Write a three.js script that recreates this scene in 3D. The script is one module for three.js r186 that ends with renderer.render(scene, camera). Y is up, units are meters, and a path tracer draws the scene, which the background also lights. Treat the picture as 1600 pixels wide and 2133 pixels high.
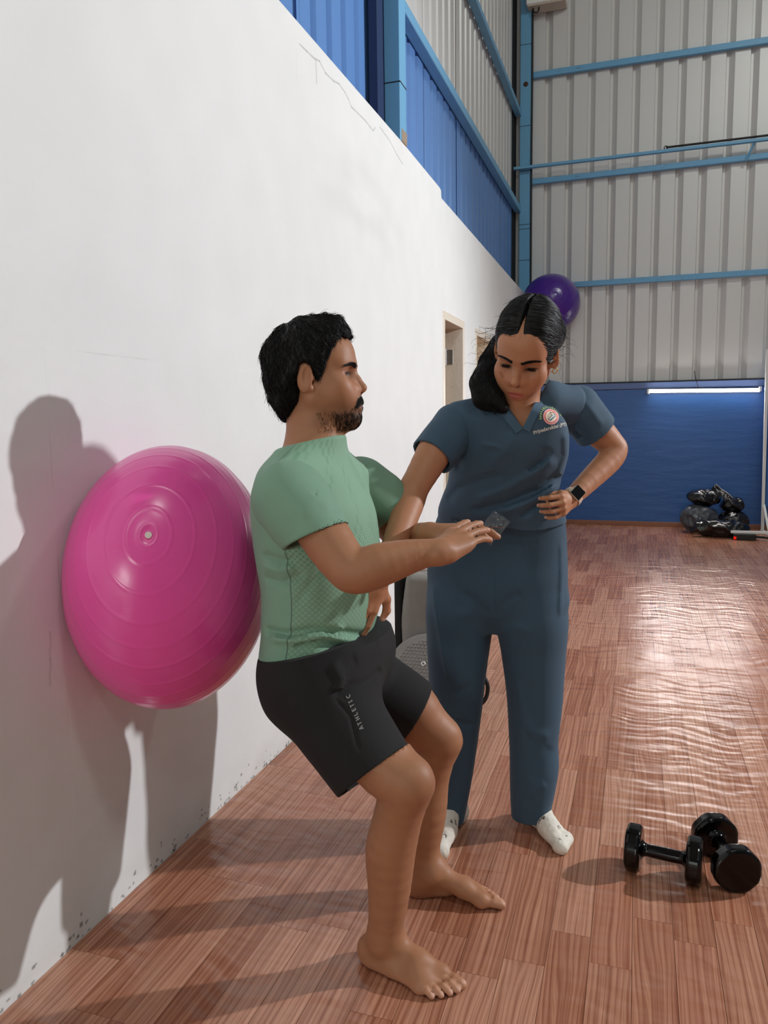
import * as THREE from 'three';
import { mergeGeometries } from 'three/addons/utils/BufferGeometryUtils.js';
import { RoundedBoxGeometry } from 'three/addons/geometries/RoundedBoxGeometry.js';
import { ImprovedNoise } from 'three/addons/math/ImprovedNoise.js';
import { RectAreaLightUniformsLib } from 'three/addons/lights/RectAreaLightUniformsLib.js';

// ---------------------------------------------------------------- camera, lights, exposure
const scene = new THREE.Scene();
scene.background = new THREE.Color(0x050608);
const camera = new THREE.PerspectiveCamera(67.37, 1600 / 2133, 0.05, 60);
camera.rotation.order = 'YXZ';
camera.position.set(1.27, 1.257, 0);
camera.rotation.set(THREE.MathUtils.degToRad(-6.84), THREE.MathUtils.degToRad(18.3), THREE.MathUtils.degToRad(-0.8));
const renderer = new THREE.WebGLRenderer({ antialias: true });
renderer.toneMapping = THREE.LinearToneMapping;
renderer.toneMappingExposure = 0.535;
renderer.shadowMap.enabled = true;
RectAreaLightUniformsLib.init();
// [fixture centre, power, colour]: unseen floodlight for the hard shadows, unseen lamp panels under the roof and behind the viewer, the tube along the far wall
const UNSEEN_FLOOD = { pos: [5.9, 3.4, -4.5], aim: [0.6, 0.8, -1.9], power: 175, color: 0xf8fbff };
const UNSEEN_BAYS = [
  { pos: [3.0, 6.6, 0.6], aim: [2.2, 0, -1.6], size: [1.1, 0.5], power: 52, color: 0xf2fdf6 },
  { pos: [3.2, 6.6, 4.2], aim: [1.6, 1.0, -1.8], size: [1.1, 0.5], power: 38, color: 0xf2fdf6 },
  { pos: [3.6, 6.6, -5.0], aim: [2.0, 1.6, -8.6], size: [1.1, 0.5], power: 68, color: 0xf6fdf8 },
  { pos: [1.1, 1.75, 5.8], aim: [0.4, 0.95, -1.7], size: [1.8, 1.0], power: 21, color: 0xf6fdf8, wall: true },  // out of view behind the camera, lights the pink ball and people frontally
];
const TUBE = { power: 720, glow: 24, color: 0xfdf6f0 };

// ---------------------------------------------------------------- helpers
function mulberry(a) { return () => { a |= 0; a = a + 0x6D2B79F5 | 0; let t = Math.imul(a ^ a >>> 15, 1 | a); t = t + Math.imul(t ^ t >>> 7, 61 | t) ^ t; return ((t ^ t >>> 14) >>> 0) / 4294967296; }; }
const rnd = mulberry(77);
const PN = new ImprovedNoise();
const noise = (x, y, z = 0) => PN.noise(x + 100.3, y + 51.7, z + 17.1);
const fbm = (x, y, z = 0, o = 4) => { let s = 0, a = 0.5; for (let i = 0; i < o; i++) { s += a * noise(x, y, z); x *= 2.03; y *= 2.03; z *= 2.03; a *= 0.5; } return s; };
const clamp = (x, a = 0, b = 1) => x < a ? a : x > b ? b : x;
const sst = (a, b, x) => { const t = clamp((x - a) / (b - a)); return t * t * (3 - 2 * t); };
const mix = (a, b, t) => a + (b - a) * t;
const mix3 = (a, b, t) => [mix(a[0], b[0], t), mix(a[1], b[1], t), mix(a[2], b[2], t)];
const V = (a) => new THREE.Vector3(a[0], a[1], a[2]);
const s2l = (c) => { c /= 255; return c <= 0.04045 ? c / 12.92 : Math.pow((c + 0.055) / 1.055, 2.4); };
const lin = (r, g, b) => [s2l(r), s2l(g), s2l(b)];
const names = new Map();
function numbered(n) { const k = names.get(n) ?? 0; names.set(n, k + 1); return k ? `${n}_${String(k).padStart(3, '0')}` : n; }
function shade(o) { o.traverse((m) => { if (m.isMesh) { m.castShadow = true; m.receiveShadow = true; } }); return o; }
function thing(name, label, category, pos = [0, 0, 0], group) {
  const o = new THREE.Group(); o.name = numbered(name); o.position.set(...pos); scene.add(o);
  o.userData = { label, category }; if (group) o.userData.group = group; return o;
}
function struct(name) { const o = new THREE.Group(); o.name = name; o.userData.kind = 'structure'; scene.add(o); return o; }
// a mesh in world coordinates under a parent that stands at parent.position (grandparents included)
function part(name, geo, mat, parent, label) {
  const m = new THREE.Mesh(geo, mat); m.name = name; m.castShadow = m.receiveShadow = true;
  if (label) m.userData.label = label;
  const off = new THREE.Vector3(); for (let p = parent; p; p = p.parent) off.add(p.position);
  m.position.sub(off); parent.add(m); return m;
}
const box = (x0, x1, y0, y1, z0, z1) => { const g = new THREE.BoxGeometry(x1 - x0, y1 - y0, z1 - z0); g.translate((x0 + x1) / 2, (y0 + y1) / 2, (z0 + z1) / 2); return g; };
const rbox = (x0, x1, y0, y1, z0, z1, r = 0.004, s = 2) => { const g = new RoundedBoxGeometry(x1 - x0, y1 - y0, z1 - z0, s, r); g.translate((x0 + x1) / 2, (y0 + y1) / 2, (z0 + z1) / 2); return g; };
const tube = (pts, r, seg = 32, rs = 6, closed = false) => new THREE.TubeGeometry(new THREE.CatmullRomCurve3(pts.map(V), closed), seg, r, rs, closed);
function bar(a, b, r, rs = 10) { const A = V(a), B = V(b), d = B.clone().sub(A); const g = new THREE.CylinderGeometry(r, r, d.length(), rs); g.applyQuaternion(new THREE.Quaternion().setFromUnitVectors(new THREE.Vector3(0, 1, 0), d.clone().normalize())); g.translate(...A.add(B).multiplyScalar(0.5).toArray()); return g; }
// square bar between two points
function beam(a, b, w, h, roll = 0) { const A = V(a), B = V(b), d = B.clone().sub(A); const g = new RoundedBoxGeometry(w, d.length(), h, 1, Math.min(w, h) * 0.12); g.rotateY(roll); g.applyQuaternion(new THREE.Quaternion().setFromUnitVectors(new THREE.Vector3(0, 1, 0), d.clone().normalize())); g.translate(...A.add(B).multiplyScalar(0.5).toArray()); return g; }
function merge(list) { return mergeGeometries(list.map((g) => { const h = g.index ? g.toNonIndexed() : g; for (const k of Object.keys(h.attributes)) if (!['position', 'normal', 'uv'].includes(k)) h.deleteAttribute(k); return h; })); }
function tex(w, h, fn, srgb = true, rx = 1, ry = 1) {
  const d = new Uint8Array(w * h * 4);
  for (let j = 0; j < h; j++) for (let i = 0; i < w; i++) { const c = fn(i / w, j / h, i, j), k = (j * w + i) * 4; if (c.length) { d[k] = c[0]; d[k + 1] = c[1]; d[k + 2] = c[2]; } else d[k] = d[k + 1] = d[k + 2] = c * 255; d[k + 3] = 255; }
  const t = new THREE.DataTexture(d, w, h); t.wrapS = t.wrapT = THREE.RepeatWrapping; t.magFilter = THREE.LinearFilter; t.minFilter = THREE.LinearMipmapLinearFilter; t.generateMipmaps = true;
  if (srgb) t.colorSpace = THREE.SRGBColorSpace; t.repeat.set(rx, ry); t.needsUpdate = true; return t;
}
const grey = (v) => { const k = clamp(v) * 255; return [k, k, k]; };
function canvasTex(w, h, draw) { const c = document.createElement('canvas'); c.width = w; c.height = h; const x = c.getContext('2d'); draw(x, w, h); const t = new THREE.CanvasTexture(c); t.colorSpace = THREE.SRGBColorSpace; return t; }
const std = (color, roughness = 0.6, extra = {}) => new THREE.MeshStandardMaterial({ color, roughness, ...extra });
const phys = (color, roughness = 0.6, extra = {}) => new THREE.MeshPhysicalMaterial({ color, roughness, ...extra });

// ---------------------------------------------------------------- signed distance modelling
// a primitive is { f(x, y, z), c, r } with c, r a bounding sphere; k is how softly it joins
const smin = (a, b, k) => { if (k <= 0) return a < b ? a : b; const h = Math.max(k - Math.abs(a - b), 0) / k; return Math.min(a, b) - h * h * k * 0.25; };
const smax = (a, b, k) => -smin(-a, -b, k);
function cap(a, b, ra, rb = ra, k = 0.02) {
  const [ax, ay, az] = a, bx = b[0] - ax, by = b[1] - ay, bz = b[2] - az, L2 = bx * bx + by * by + bz * bz || 1e-9;
  return { k, c: [ax + bx / 2, ay + by / 2, az + bz / 2], r: Math.sqrt(L2) / 2 + Math.max(ra, rb),
    f(x, y, z) { const px = x - ax, py = y - ay, pz = z - az; let t = (px * bx + py * by + pz * bz) / L2; t = t < 0 ? 0 : t > 1 ? 1 : t; const dx = px - bx * t, dy = py - by * t, dz = pz - bz * t; return Math.sqrt(dx * dx + dy * dy + dz * dz) - (ra + (rb - ra) * t); } };
}
const ball = (c, r, k = 0.02) => ({ k, c, r, f: (x, y, z) => Math.hypot(x - c[0], y - c[1], z - c[2]) - r });
function ell(c, rad, k = 0.02, rot) { // rot: Euler angles
  let m = null; if (rot) m = new THREE.Matrix4().makeRotationFromEuler(new THREE.Euler(...rot)).transpose().elements;
  const [rx, ry, rz] = rad;
  return { k, c, r: Math.max(rx, ry, rz), f(x, y, z) { let a = x - c[0], b = y - c[1], d = z - c[2]; if (m) { const A = m[0] * a + m[4] * b + m[8] * d, B = m[1] * a + m[5] * b + m[9] * d, D = m[2] * a + m[6] * b + m[10] * d; a = A; b = B; d = D; } const k0 = Math.hypot(a / rx, b / ry, d / rz), k1 = Math.hypot(a / rx / rx, b / ry / ry, d / rz / rz); return k1 < 1e-6 ? -Math.min(rx, ry, rz) : k0 * (k0 - 1) / k1; } };
}
function bound(list) { let lo = [1e9, 1e9, 1e9], hi = [-1e9, -1e9, -1e9]; for (const e of list) for (let i = 0; i < 3; i++) { lo[i] = Math.min(lo[i], e.c[i] - e.r); hi[i] = Math.max(hi[i], e.c[i] + e.r); } const c = [0, 1, 2].map((i) => (lo[i] + hi[i]) / 2); return { c, r: Math.hypot(hi[0] - c[0], hi[1] - c[1], hi[2] - c[2]) }; }
function group(list, k = 0.02) { const b = bound(list); return { ...b, k, f(x, y, z) { let d = 1e3; for (const e of list) d = smin(d, e.f(x, y, z), e.k); return d; } }; }
function chain(pts, k = 0.02, ki = 0.01) { const l = []; for (let i = 1; i < pts.length; i++) l.push(cap(pts[i - 1], pts[i], pts[i - 1][3], pts[i][3], ki)); return group(l, k); }
// a limb: spheres swept along a smooth curve through [x, y, z, radius]
function limb(pts, k, sub = 3) { const n = pts.length, out = []; for (let i = 0; i < n - 1; i++) { const p = pts[Math.max(i - 1, 0)], q = pts[i], r = pts[i + 1], s = pts[Math.min(i + 2, n - 1)]; for (let j = 0; j < sub; j++) { const t = j / sub, t2 = t * t, t3 = t2 * t; out.push(q.map((v, a) => 0.5 * (2 * v + (r[a] - p[a]) * t + (2 * p[a] - 5 * v + 4 * r[a] - s[a]) * t2 + (3 * v - p[a] - 3 * r[a] + s[a]) * t3))); } } out.push(pts[n - 1]); return chain(out, k, 0.002); }
const minus = (a, b, k = 0.005) => ({ ...a, f: (x, y, z) => smax(a.f(x, y, z), -b.f(x, y, z), k) });
function placed(e, M) { // a primitive seen through a similarity transform
  const I = M.clone().invert().elements, s = new THREE.Vector3().setFromMatrixScale(M).x, c = V(e.c).applyMatrix4(M).toArray();
  return { k: e.k * s, c, r: e.r * s, f: (x, y, z) => s * e.f(I[0] * x + I[4] * y + I[8] * z + I[12], I[1] * x + I[5] * y + I[9] * z + I[13], I[2] * x + I[6] * y + I[10] * z + I[14]) };
}
// a body lofted through level ellipses [y, cx, cz, a (to the side), b (front and back)]; front = [x, z]
function loft(rows, front, k = 0.03, n = 2.2) {
  rows = rows.slice().sort((p, q) => p[0] - q[0]); const N = rows.length, fx = front[0] / Math.hypot(...front), fz = front[1] / Math.hypot(...front), y0 = rows[0][0], y1 = rows[N - 1][0];
  const S = (y, o) => { y = clamp(y, y0, y1); let i = 0; while (i < N - 2 && y > rows[i + 1][0]) i++; const t = (y - rows[i][0]) / (rows[i + 1][0] - rows[i][0]), p = rows[Math.max(i - 1, 0)], q = rows[i], r = rows[i + 1], s = rows[Math.min(i + 2, N - 1)]; for (let j = 1; j < 5; j++) { const m0 = (r[j] - p[j]) / (r[0] - p[0]), m1 = (s[j] - q[j]) / (s[0] - q[0]), h = r[0] - q[0], t2 = t * t, t3 = t2 * t; o[j] = (2 * t3 - 3 * t2 + 1) * q[j] + (t3 - 2 * t2 + t) * h * m0 + (-2 * t3 + 3 * t2) * r[j] + (t3 - t2) * h * m1; } return o; };
  const o = [0, 0, 0, 0, 0], c = [0, (y0 + y1) / 2, 0]; let rad = 0; for (const r of rows) { c[0] += r[1] / N; c[2] += r[2] / N; }
  for (const r of rows) rad = Math.max(rad, Math.hypot(r[1] - c[0], r[0] - c[1], r[2] - c[2]) + Math.max(r[3], r[4]));
  return { k, c, r: rad, section: (y) => S(y, [0, 0, 0, 0, 0]), local(x, y, z) { S(y, o); const px = x - o[1], pz = z - o[2]; return [px * -fz + pz * fx, px * fx + pz * fz, o[3], o[4]]; },
    f(x, y, z) { S(y, o); const px = x - o[1], pz = z - o[2], a = o[3], b = o[4], u = (px * -fz + pz * fx), w = (px * fx + pz * fz), U = Math.abs(u / a), W = Math.abs(w / b); const k0 = n === 2 ? Math.hypot(U, W) : Math.pow(Math.pow(U, n) + Math.pow(W, n), 1 / n), k1 = Math.hypot(u / a / a, w / b / b), kk = Math.hypot(U, W); let d = k1 < 1e-5 ? -Math.min(a, b) : kk * (k0 - 1) / k1; const e = Math.max(y - y1, y0 - y); return e > 0 ? Math.hypot(Math.max(d, 0), e) : Math.max(d * 0.9, e); } };
}
// els: joined primitives; post(d, x, y, z): cuts and folds, moving the surface at most `slack`
function field(els, post, slack = 0.01) {
  const full = (x, y, z, list = els) => { let d = 1e3; for (const e of list) d = smin(d, e.f(x, y, z), e.k); return post ? post(d, x, y, z) : d; };
  return { els, post, slack, f: full };
}
// naive surface nets over a box, in blocks; returns an indexed geometry with smooth normals
function netMesh(F, lo, hi, h, colour, uvf) {
  const B = 8, n = [0, 1, 2].map((i) => Math.ceil((hi[i] - lo[i]) / h / B) * B + 1), [nx, ny, nz] = n, g = new Float32Array(nx * ny * nz).fill(9), sx = 1, sy = nx, sz = nx * ny;
  const R = h * B * 0.5 * 1.7321 + 1e-4;
  for (let bz = 0; bz < nz - 1; bz += B) for (let by = 0; by < ny - 1; by += B) for (let bx = 0; bx < nx - 1; bx += B) {
    const cx = lo[0] + (bx + B / 2) * h, cy = lo[1] + (by + B / 2) * h, cz = lo[2] + (bz + B / 2) * h; let dm = 1e3; const ds = [];
    for (const e of F.els) { const lb = Math.hypot(cx - e.c[0], cy - e.c[1], cz - e.c[2]) - e.r; if (lb > R * 2 + 0.06) { dm = Math.min(dm, lb); ds.push(1e3); continue; } const d = e.f(cx, cy, cz); ds.push(d); if (d < dm) dm = d; }
    if (dm > R * 1.4 + 0.03 + F.slack) continue;
    const list = F.els.filter((e, i) => ds[i] - R * 1.3 < Math.max(dm, 0) + R * 1.3 + e.k + 0.02);
    if (!list.length) continue;
    for (let k = 0; k <= B; k++) for (let j = 0; j <= B; j++) { let p = bx + (by + j) * sy + (bz + k) * sz; const y = lo[1] + (by + j) * h, z = lo[2] + (bz + k) * h; for (let i = 0; i <= B; i++, p++) g[p] = F.f(lo[0] + (bx + i) * h, y, z, list); }
  }
  const id = new Int32Array(nx * ny * nz).fill(-1), P = [], Nn = [], C = [], U = [], I = [], off = [0, sx, sy, sx + sy, sz, sx + sz, sy + sz, sx + sy + sz];
  for (let k = 0; k < nz - 1; k++) for (let j = 0; j < ny - 1; j++) for (let i = 0; i < nx - 1; i++) {
    const p = i + j * sy + k * sz; let m = 0; for (let c = 0; c < 8; c++) if (g[p + off[c]] < 0) m |= 1 << c; if (m === 0 || m === 255) continue;
    let x = 0, y = 0, z = 0, q = 0;
    for (let c = 0; c < 8; c++) for (let a = 0; a < 3; a++) { const e = c | 1 << a; if (e === c) continue; const s0 = m >> c & 1, s1 = m >> e & 1; if (s0 === s1) continue; const v0 = g[p + off[c]], v1 = g[p + off[e]], t = v0 / (v0 - v1); x += (c & 1) + (a === 0 ? t : 0); y += (c >> 1 & 1) + (a === 1 ? t : 0); z += (c >> 2 & 1) + (a === 2 ? t : 0); q++; }
    x /= q; y /= q; z /= q;
    const G = (c) => Math.abs(g[p + off[c]]) > 8 ? Math.sign(g[p + off[c]]) * h : g[p + off[c]], L = (a, b, t) => a + (b - a) * t;
    const gx = L(L(G(1) - G(0), G(3) - G(2), y), L(G(5) - G(4), G(7) - G(6), y), z), gy = L(L(G(2) - G(0), G(3) - G(1), x), L(G(6) - G(4), G(7) - G(5), x), z), gz = L(L(G(4) - G(0), G(5) - G(1), x), L(G(6) - G(2), G(7) - G(3), x), y), gl = Math.hypot(gx, gy, gz) || 1;
    const wx = lo[0] + (i + x) * h, wy = lo[1] + (j + y) * h, wz = lo[2] + (k + z) * h;
    id[p] = P.length / 3; P.push(wx, wy, wz); Nn.push(gx / gl, gy / gl, gz / gl);
    if (colour) C.push(...colour(wx, wy, wz, gx / gl, gy / gl, gz / gl)); U.push(...(uvf ? uvf(wx, wy, wz, gx / gl, gy / gl, gz / gl) : [wx + wz, wy]));
  }
  const quad = (a, b, c, d, flip) => { if (a < 0 || b < 0 || c < 0 || d < 0) return; flip ? I.push(a, d, b, b, d, c) : I.push(a, b, d, b, c, d); };
  for (let k = 1; k < nz - 1; k++) for (let j = 1; j < ny - 1; j++) for (let i = 1; i < nx - 1; i++) {
    const p = i + j * sy + k * sz, s = g[p] < 0;
    if (s !== g[p + sx] < 0) quad(id[p - sy - sz], id[p - sz], id[p], id[p - sy], !s);
    if (s !== g[p + sy] < 0) quad(id[p - sx - sz], id[p - sx], id[p], id[p - sz], !s);
    if (s !== g[p + sz] < 0) quad(id[p - sx - sy], id[p - sy], id[p], id[p - sx], !s);
  }
  const geo = new THREE.BufferGeometry(); geo.setAttribute('position', new THREE.Float32BufferAttribute(P, 3)); geo.setAttribute('normal', new THREE.Float32BufferAttribute(Nn, 3)); geo.setAttribute('uv', new THREE.Float32BufferAttribute(U, 2));
  if (colour) geo.setAttribute('color', new THREE.Float32BufferAttribute(C, 3)); geo.setIndex(I); return geo;
}
function boxOf(els, pad = 0.02) { const lo = [1e9, 1e9, 1e9], hi = [-1e9, -1e9, -1e9]; for (const e of els) for (let i = 0; i < 3; i++) { lo[i] = Math.min(lo[i], e.c[i] - e.r - pad); hi[i] = Math.max(hi[i], e.c[i] + e.r + pad); } return [lo, hi]; }
function joinIndexed(list) { return mergeGeometries(list); }
// a patch of cloth print laid on a surface: grid points slid along `dir` until they meet the field
function decal(F, centre, right, up, dir, w, h, nu, nv, lift = 0.0012) {
  const P = [], U = [], I = [], Rv = V(right).normalize(), Uv = V(up).normalize(), D = V(dir).normalize();
  for (let j = 0; j <= nv; j++) for (let i = 0; i <= nu; i++) { const p = V(centre).addScaledVector(Rv, (i / nu - 0.5) * w).addScaledVector(Uv, (j / nv - 0.5) * h).addScaledVector(D, -0.12); for (let s = 0; s < 60; s++) { const d = F.f(p.x, p.y, p.z) - lift; if (Math.abs(d) < 1e-4) break; p.addScaledVector(D, d * 0.7); } P.push(p.x, p.y, p.z); U.push(i / nu, j / nv); }
  for (let j = 0; j < nv; j++) for (let i = 0; i < nu; i++) { const a = j * (nu + 1) + i; I.push(a, a + 1, a + nu + 2, a, a + nu + 2, a + nu + 1); }
  const g = new THREE.BufferGeometry(); g.setAttribute('position', new THREE.Float32BufferAttribute(P, 3)); g.setAttribute('uv', new THREE.Float32BufferAttribute(U, 2)); g.setIndex(I); g.computeVertexNormals(); return g;
}
// hair strands: thin tapering three-sided tubes through given point lists, in one geometry
function strandGeo(list, r0) {
  const P = [], N = [], I = [], U = []; const t = new THREE.Vector3(), a = new THREE.Vector3(), b = new THREE.Vector3();
  for (const s of list) { const base = P.length / 3, n = s.length; for (let i = 0; i < n; i++) { t.copy(s[Math.min(i + 1, n - 1)]).sub(s[Math.max(i - 1, 0)]).normalize(); a.set(0.31, 0.9, 0.17).cross(t).normalize(); b.copy(t).cross(a); const r = r0 * (s.r ?? 1) * (1 - 0.75 * i / (n - 1)); for (let j = 0; j < 3; j++) { const an = j * 2.0944, c = Math.cos(an), q = Math.sin(an); const nx = a.x * c + b.x * q, ny = a.y * c + b.y * q, nz = a.z * c + b.z * q; P.push(s[i].x + nx * r, s[i].y + ny * r, s[i].z + nz * r); N.push(nx, ny, nz); U.push(j / 3, i / n); } }
    for (let i = 0; i < n - 1; i++) for (let j = 0; j < 3; j++) { const p = base + i * 3 + j, q = base + i * 3 + (j + 1) % 3; I.push(p, q, p + 3, q, q + 3, p + 3); } }
  const g = new THREE.BufferGeometry(); g.setAttribute('position', new THREE.Float32BufferAttribute(P, 3)); g.setAttribute('normal', new THREE.Float32BufferAttribute(N, 3)); g.setAttribute('uv', new THREE.Float32BufferAttribute(U, 2)); g.setIndex(I); return g;
}

// ---------------------------------------------------------------- materials of the hall
const WALLTEX = (() => { // plaster: 10.4 m by 2.8 m, with hairline cracks near the top and chipped specks along the floor
  const lines = [
    [[2.884, 2.711], [2.956, 2.714], [3.03, 2.718], [3.083, 2.73], [3.144, 2.709], [3.237, 2.713], [3.296, 2.726], [3.366, 2.718], [3.407, 2.706], [3.449, 2.685], [3.537, 2.688], [3.63, 2.691], [3.752, 2.683], [3.784, 2.709]].map(([a, b]) => [a, b - 0.02]),
    [[3.857, 2.716], [4.023, 2.702], [4.139, 2.672], [4.257, 2.655]], [[3.043, 2.697], [3.048, 2.611]], [[1.387, 0.781], [1.381, 0.72], [1.376, 0.66]]];
  const specks = []; const r = mulberry(5); for (let i = 0; i < 190; i++) specks.push([0.9 + r() * 3.4, Math.pow(r(), 3) * 0.06 + 0.003, 0.0026 + r() * r() * 0.0032]);
  const grid = new Map(); for (const s of specks) { const k = Math.floor(s[0] * 10); (grid.get(k) ?? grid.set(k, []).get(k)).push(s); }
  const W = 2048, H = 720;
  return tex(W, H, (u, v) => {
    const s = u * 10.4, y = v * 2.8; let c = 233 + 5 * fbm(s * 0.9, y * 0.9, 3, 4) + 3 * noise(s * 7, y * 5, 1), warm = 0;
    const st = sst(0.25, 0.6, fbm(s * 2.2, y * 2.6, 9, 4)) * (y < 1 ? 1 : 0.35); c -= st * 9; warm += st * 4;
    if (y < 0.16) { const e = sst(0.16, 0, y) * (0.5 + 0.8 * fbm(s * 9, y * 14, 2)); c -= 14 * clamp(e); warm += 4 * clamp(e); }
    const hz = Math.max(0, 1 - Math.hypot((s - 3.6) / 0.8, (y - 2.28) / 0.28)); c -= 12 * hz * clamp(0.4 + noise(s * 3.1, y * 9, 6));
    for (const L of lines) for (let i = 1; i < L.length; i++) { const [a, b] = L[i - 1], [p, q] = L[i]; if (s < Math.min(a, p) - 0.02 || s > Math.max(a, p) + 0.02 || y < Math.min(b, q) - 0.02 || y > Math.max(b, q) + 0.02) continue; const dx = p - a, dy = q - b, t = clamp(((s - a) * dx + (y - b) * dy) / (dx * dx + dy * dy)); const d = Math.hypot(s - a - dx * t, y - b - dy * t); c -= (L.length === 3 ? 22 : 48) * sst(0.0042, 0.0012, d); }
    for (const k of [Math.floor(s * 10) - 1, Math.floor(s * 10), Math.floor(s * 10) + 1]) for (const [a, b, rr] of grid.get(k) ?? []) { const d = Math.hypot((s - a) * 0.8, y - b); if (d < rr) c -= 80; }
    return [clamp(c, 0, 255), clamp(c - warm * 0.4 + 0.6, 0, 255), clamp(c - warm - 1, 0, 255)];
  }, true, 1 / 10.4, 1 / 2.8);
})();
const plasterBump = tex(512, 512, (u, v) => grey(0.5 + 0.35 * fbm(u * 8, v * 8, 3, 5) + 0.12 * fbm(u * 40, v * 40, 1, 3)), false, 0.7, 0.7);
const M = {
  plaster: std(0xffffff, 0.62, { map: WALLTEX, bumpMap: plasterBump, bumpScale: 0.004 }),
  plain: std(0xd8d8d4, 0.8), roof: std(0xb4b4b2, 0.7), greySheet: std(new THREE.Color().setRGB(...lin(214, 212, 210)), 0.42, { metalness: 0.12 }),
  blueSheet: std(new THREE.Color().setRGB(...lin(92, 136, 196)), 0.45), blueSteel: null,
  bluePaint: std(new THREE.Color().setRGB(...lin(50, 98, 164)), 0.4, { bumpMap: tex(512, 512, (u, v) => grey(0.5 + 0.5 * fbm(u * 14, v * 14, 8, 4)), false, 1.4, 1.4), bumpScale: 0.006 }),
  black: std(0x060606, 0.45), white: std(0xe8e8e6, 0.35), darkGap: std(0x15171b, 0.7), steel: std(0xb8b8b8, 0.35, { metalness: 0.9 }),
};
const steelTex = tex(512, 512, (u, v) => { const p = sst(0.3, 0.42, fbm(u * 12, v * 60, 4, 4)), q = 0.5 + 0.5 * fbm(u * 5, v * 20, 8, 3); return p > 0.5 ? [78, 66, 58] : [mix(102, 116, q), mix(160, 176, q), mix(202, 212, q)]; });
M.blueSteel = std(0xffffff, 0.45, { map: steelTex });
const steelPlain = std(new THREE.Color().setRGB(...lin(108, 168, 206)), 0.45);
const marbleTex = tex(256, 512, (u, v) => { const w = fbm(u * 3, v * 3, 5, 4), l = Math.abs(Math.sin((u * 1.3 + v * 4 + w * 2.6) * 6)), k = sst(0.09, 0, l) * 46; return [232 - k, 222 - k * 1.1, 206 - k * 1.3]; });
M.marble = std(0xffffff, 0.4, { map: marbleTex }); M.leaf = std(new THREE.Color().setRGB(...lin(226, 208, 186)), 0.45, { map: marbleTex });

// vinyl plank floor: printed strips 9.55 cm wide, grain along z, the sheet itself slightly rippled
const woodTex = [0, 1, 2, 3, 4, 5].map((n) => { const tone = [0, -9, 8, -3, 12, -14][n], red = [0, 3, -2, 5, -4, 2][n];
  return tex(192, 640, (u, v) => { const o = n * 13.7, warp = fbm(u * 1.4 + o, v * 1.1, o, 3), x = u * 5 + warp * (n % 3 === 1 ? 2.2 : 0.9) + o; const g1 = fbm(x * 1.7, v * 0.8, o, 3), g2 = noise(x * 9 + 2 * noise(x, v * 3, o), v * 2.4, o), g3 = noise(u * 90 + o, v * 7, 3);
    const ring = Math.pow(0.5 + 0.5 * Math.sin(x * 9 + 2.5 * g1), 3); const c = clamp(0.5 + 0.62 * g1 + 0.26 * g2 + 0.12 * g3 - 0.3 * ring); const dark = [142 + red, 88, 66], light = [212, 158, 130]; const q = mix3(dark, light, c); const seam = Math.min(u, 1 - u) < 0.006 ? 26 : 0; return q.map((e) => clamp(e + tone - seam, 0, 255)); }); });
const rippleTex = tex(1024, 1024, (u, v) => { const a = noise(u * 9, v * 46 + 2 * noise(u * 10, v * 8, 2), 4), b = noise(u * 26, v * 90, 7), c = fbm(u * 7, v * 11, 3, 3); const loop = 0; return grey(0.5 + 0.26 * a + 0.09 * b + 0.28 * c + loop); }, false, 0.5, 0.5);
rippleTex.channel = 1;
const woodMat = woodTex.map((t) => phys(0xffffff, 0.25, { map: t, bumpMap: rippleTex, bumpScale: 0.010 }));

// ---------------------------------------------------------------- floor
const floor = struct('floor');
part('subfloor', box(-2.6, 6.6, -0.12, -0.002, -9.7, 6.4), std(0x6b4634, 0.8), floor);
{
  const w = 0.0955, L = 0.52, x0 = 0.0445 - w, rest = [[], [], [], [], [], []], near = []; const r = mulberry(31);
  for (let i = 0; x0 + i * w < 6.4; i++) { const off = r() * L; let last = -1;
    for (let j = -12; j < 20; j++) { const xa = Math.max(x0 + i * w, 0.0), xb = Math.min(x0 + (i + 1) * w, 6.3), zb = Math.min(6.2, -j * L - off), za = Math.max(-9.3, zb - L); if (za >= zb || xa >= xb) { r(); continue; }
      let m = Math.floor(r() * 6); if (m === last) m = (m + 1) % 6; last = m; const zc = (za + zb) / 2, dx = (xa + xb) / 2 - 1.27, dep = -0.314 * dx - 0.949 * zc, lat = 0.949 * dx - 0.314 * zc, vis = dep > 1.15 && Math.abs(lat) < dep * 0.54;
      near.push({ xa, xb, za, zb, m, key: vis ? dep : 100 + dep * dep }); } }
  near.sort((a, b) => a.key - b.key);
  near.forEach((p, n) => { const { xa, xb, za, zb, m } = p, gp = 0.00045; const g = new THREE.BoxGeometry(xb - xa - gp * 2, 0.002, zb - za - gp * 2, 1, 1, 1); g.translate((xa + xb) / 2, -0.001, (za + zb) / 2);
    const P = g.attributes.position, u0 = [], u1 = [], fl = rnd() < 0.5, vo = rnd() * 0.2; for (let i = 0; i < P.count; i++) { const u = (P.getX(i) - xa) / w, v = (P.getZ(i) - za) / L; u0.push(clamp(fl ? 1 - u : u, 0.001, 0.999), vo + v * 0.8); u1.push(P.getX(i), P.getZ(i)); }
    g.setAttribute('uv', new THREE.Float32BufferAttribute(u0, 2)); g.setAttribute('uv1', new THREE.Float32BufferAttribute(u1, 2));
    if (n < 300) part(n ? `plank_${String(n).padStart(3, '0')}` : 'plank', g, woodMat[m], floor); else rest[m].push(g); });
  rest.forEach((l, m) => { if (l.length) { const k = part(m ? `far_planks_${String(m).padStart(3, '0')}` : 'far_planks', mergeGeometries(l), woodMat[m], floor); k.userData.kind = 'stuff'; } });
}
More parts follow.
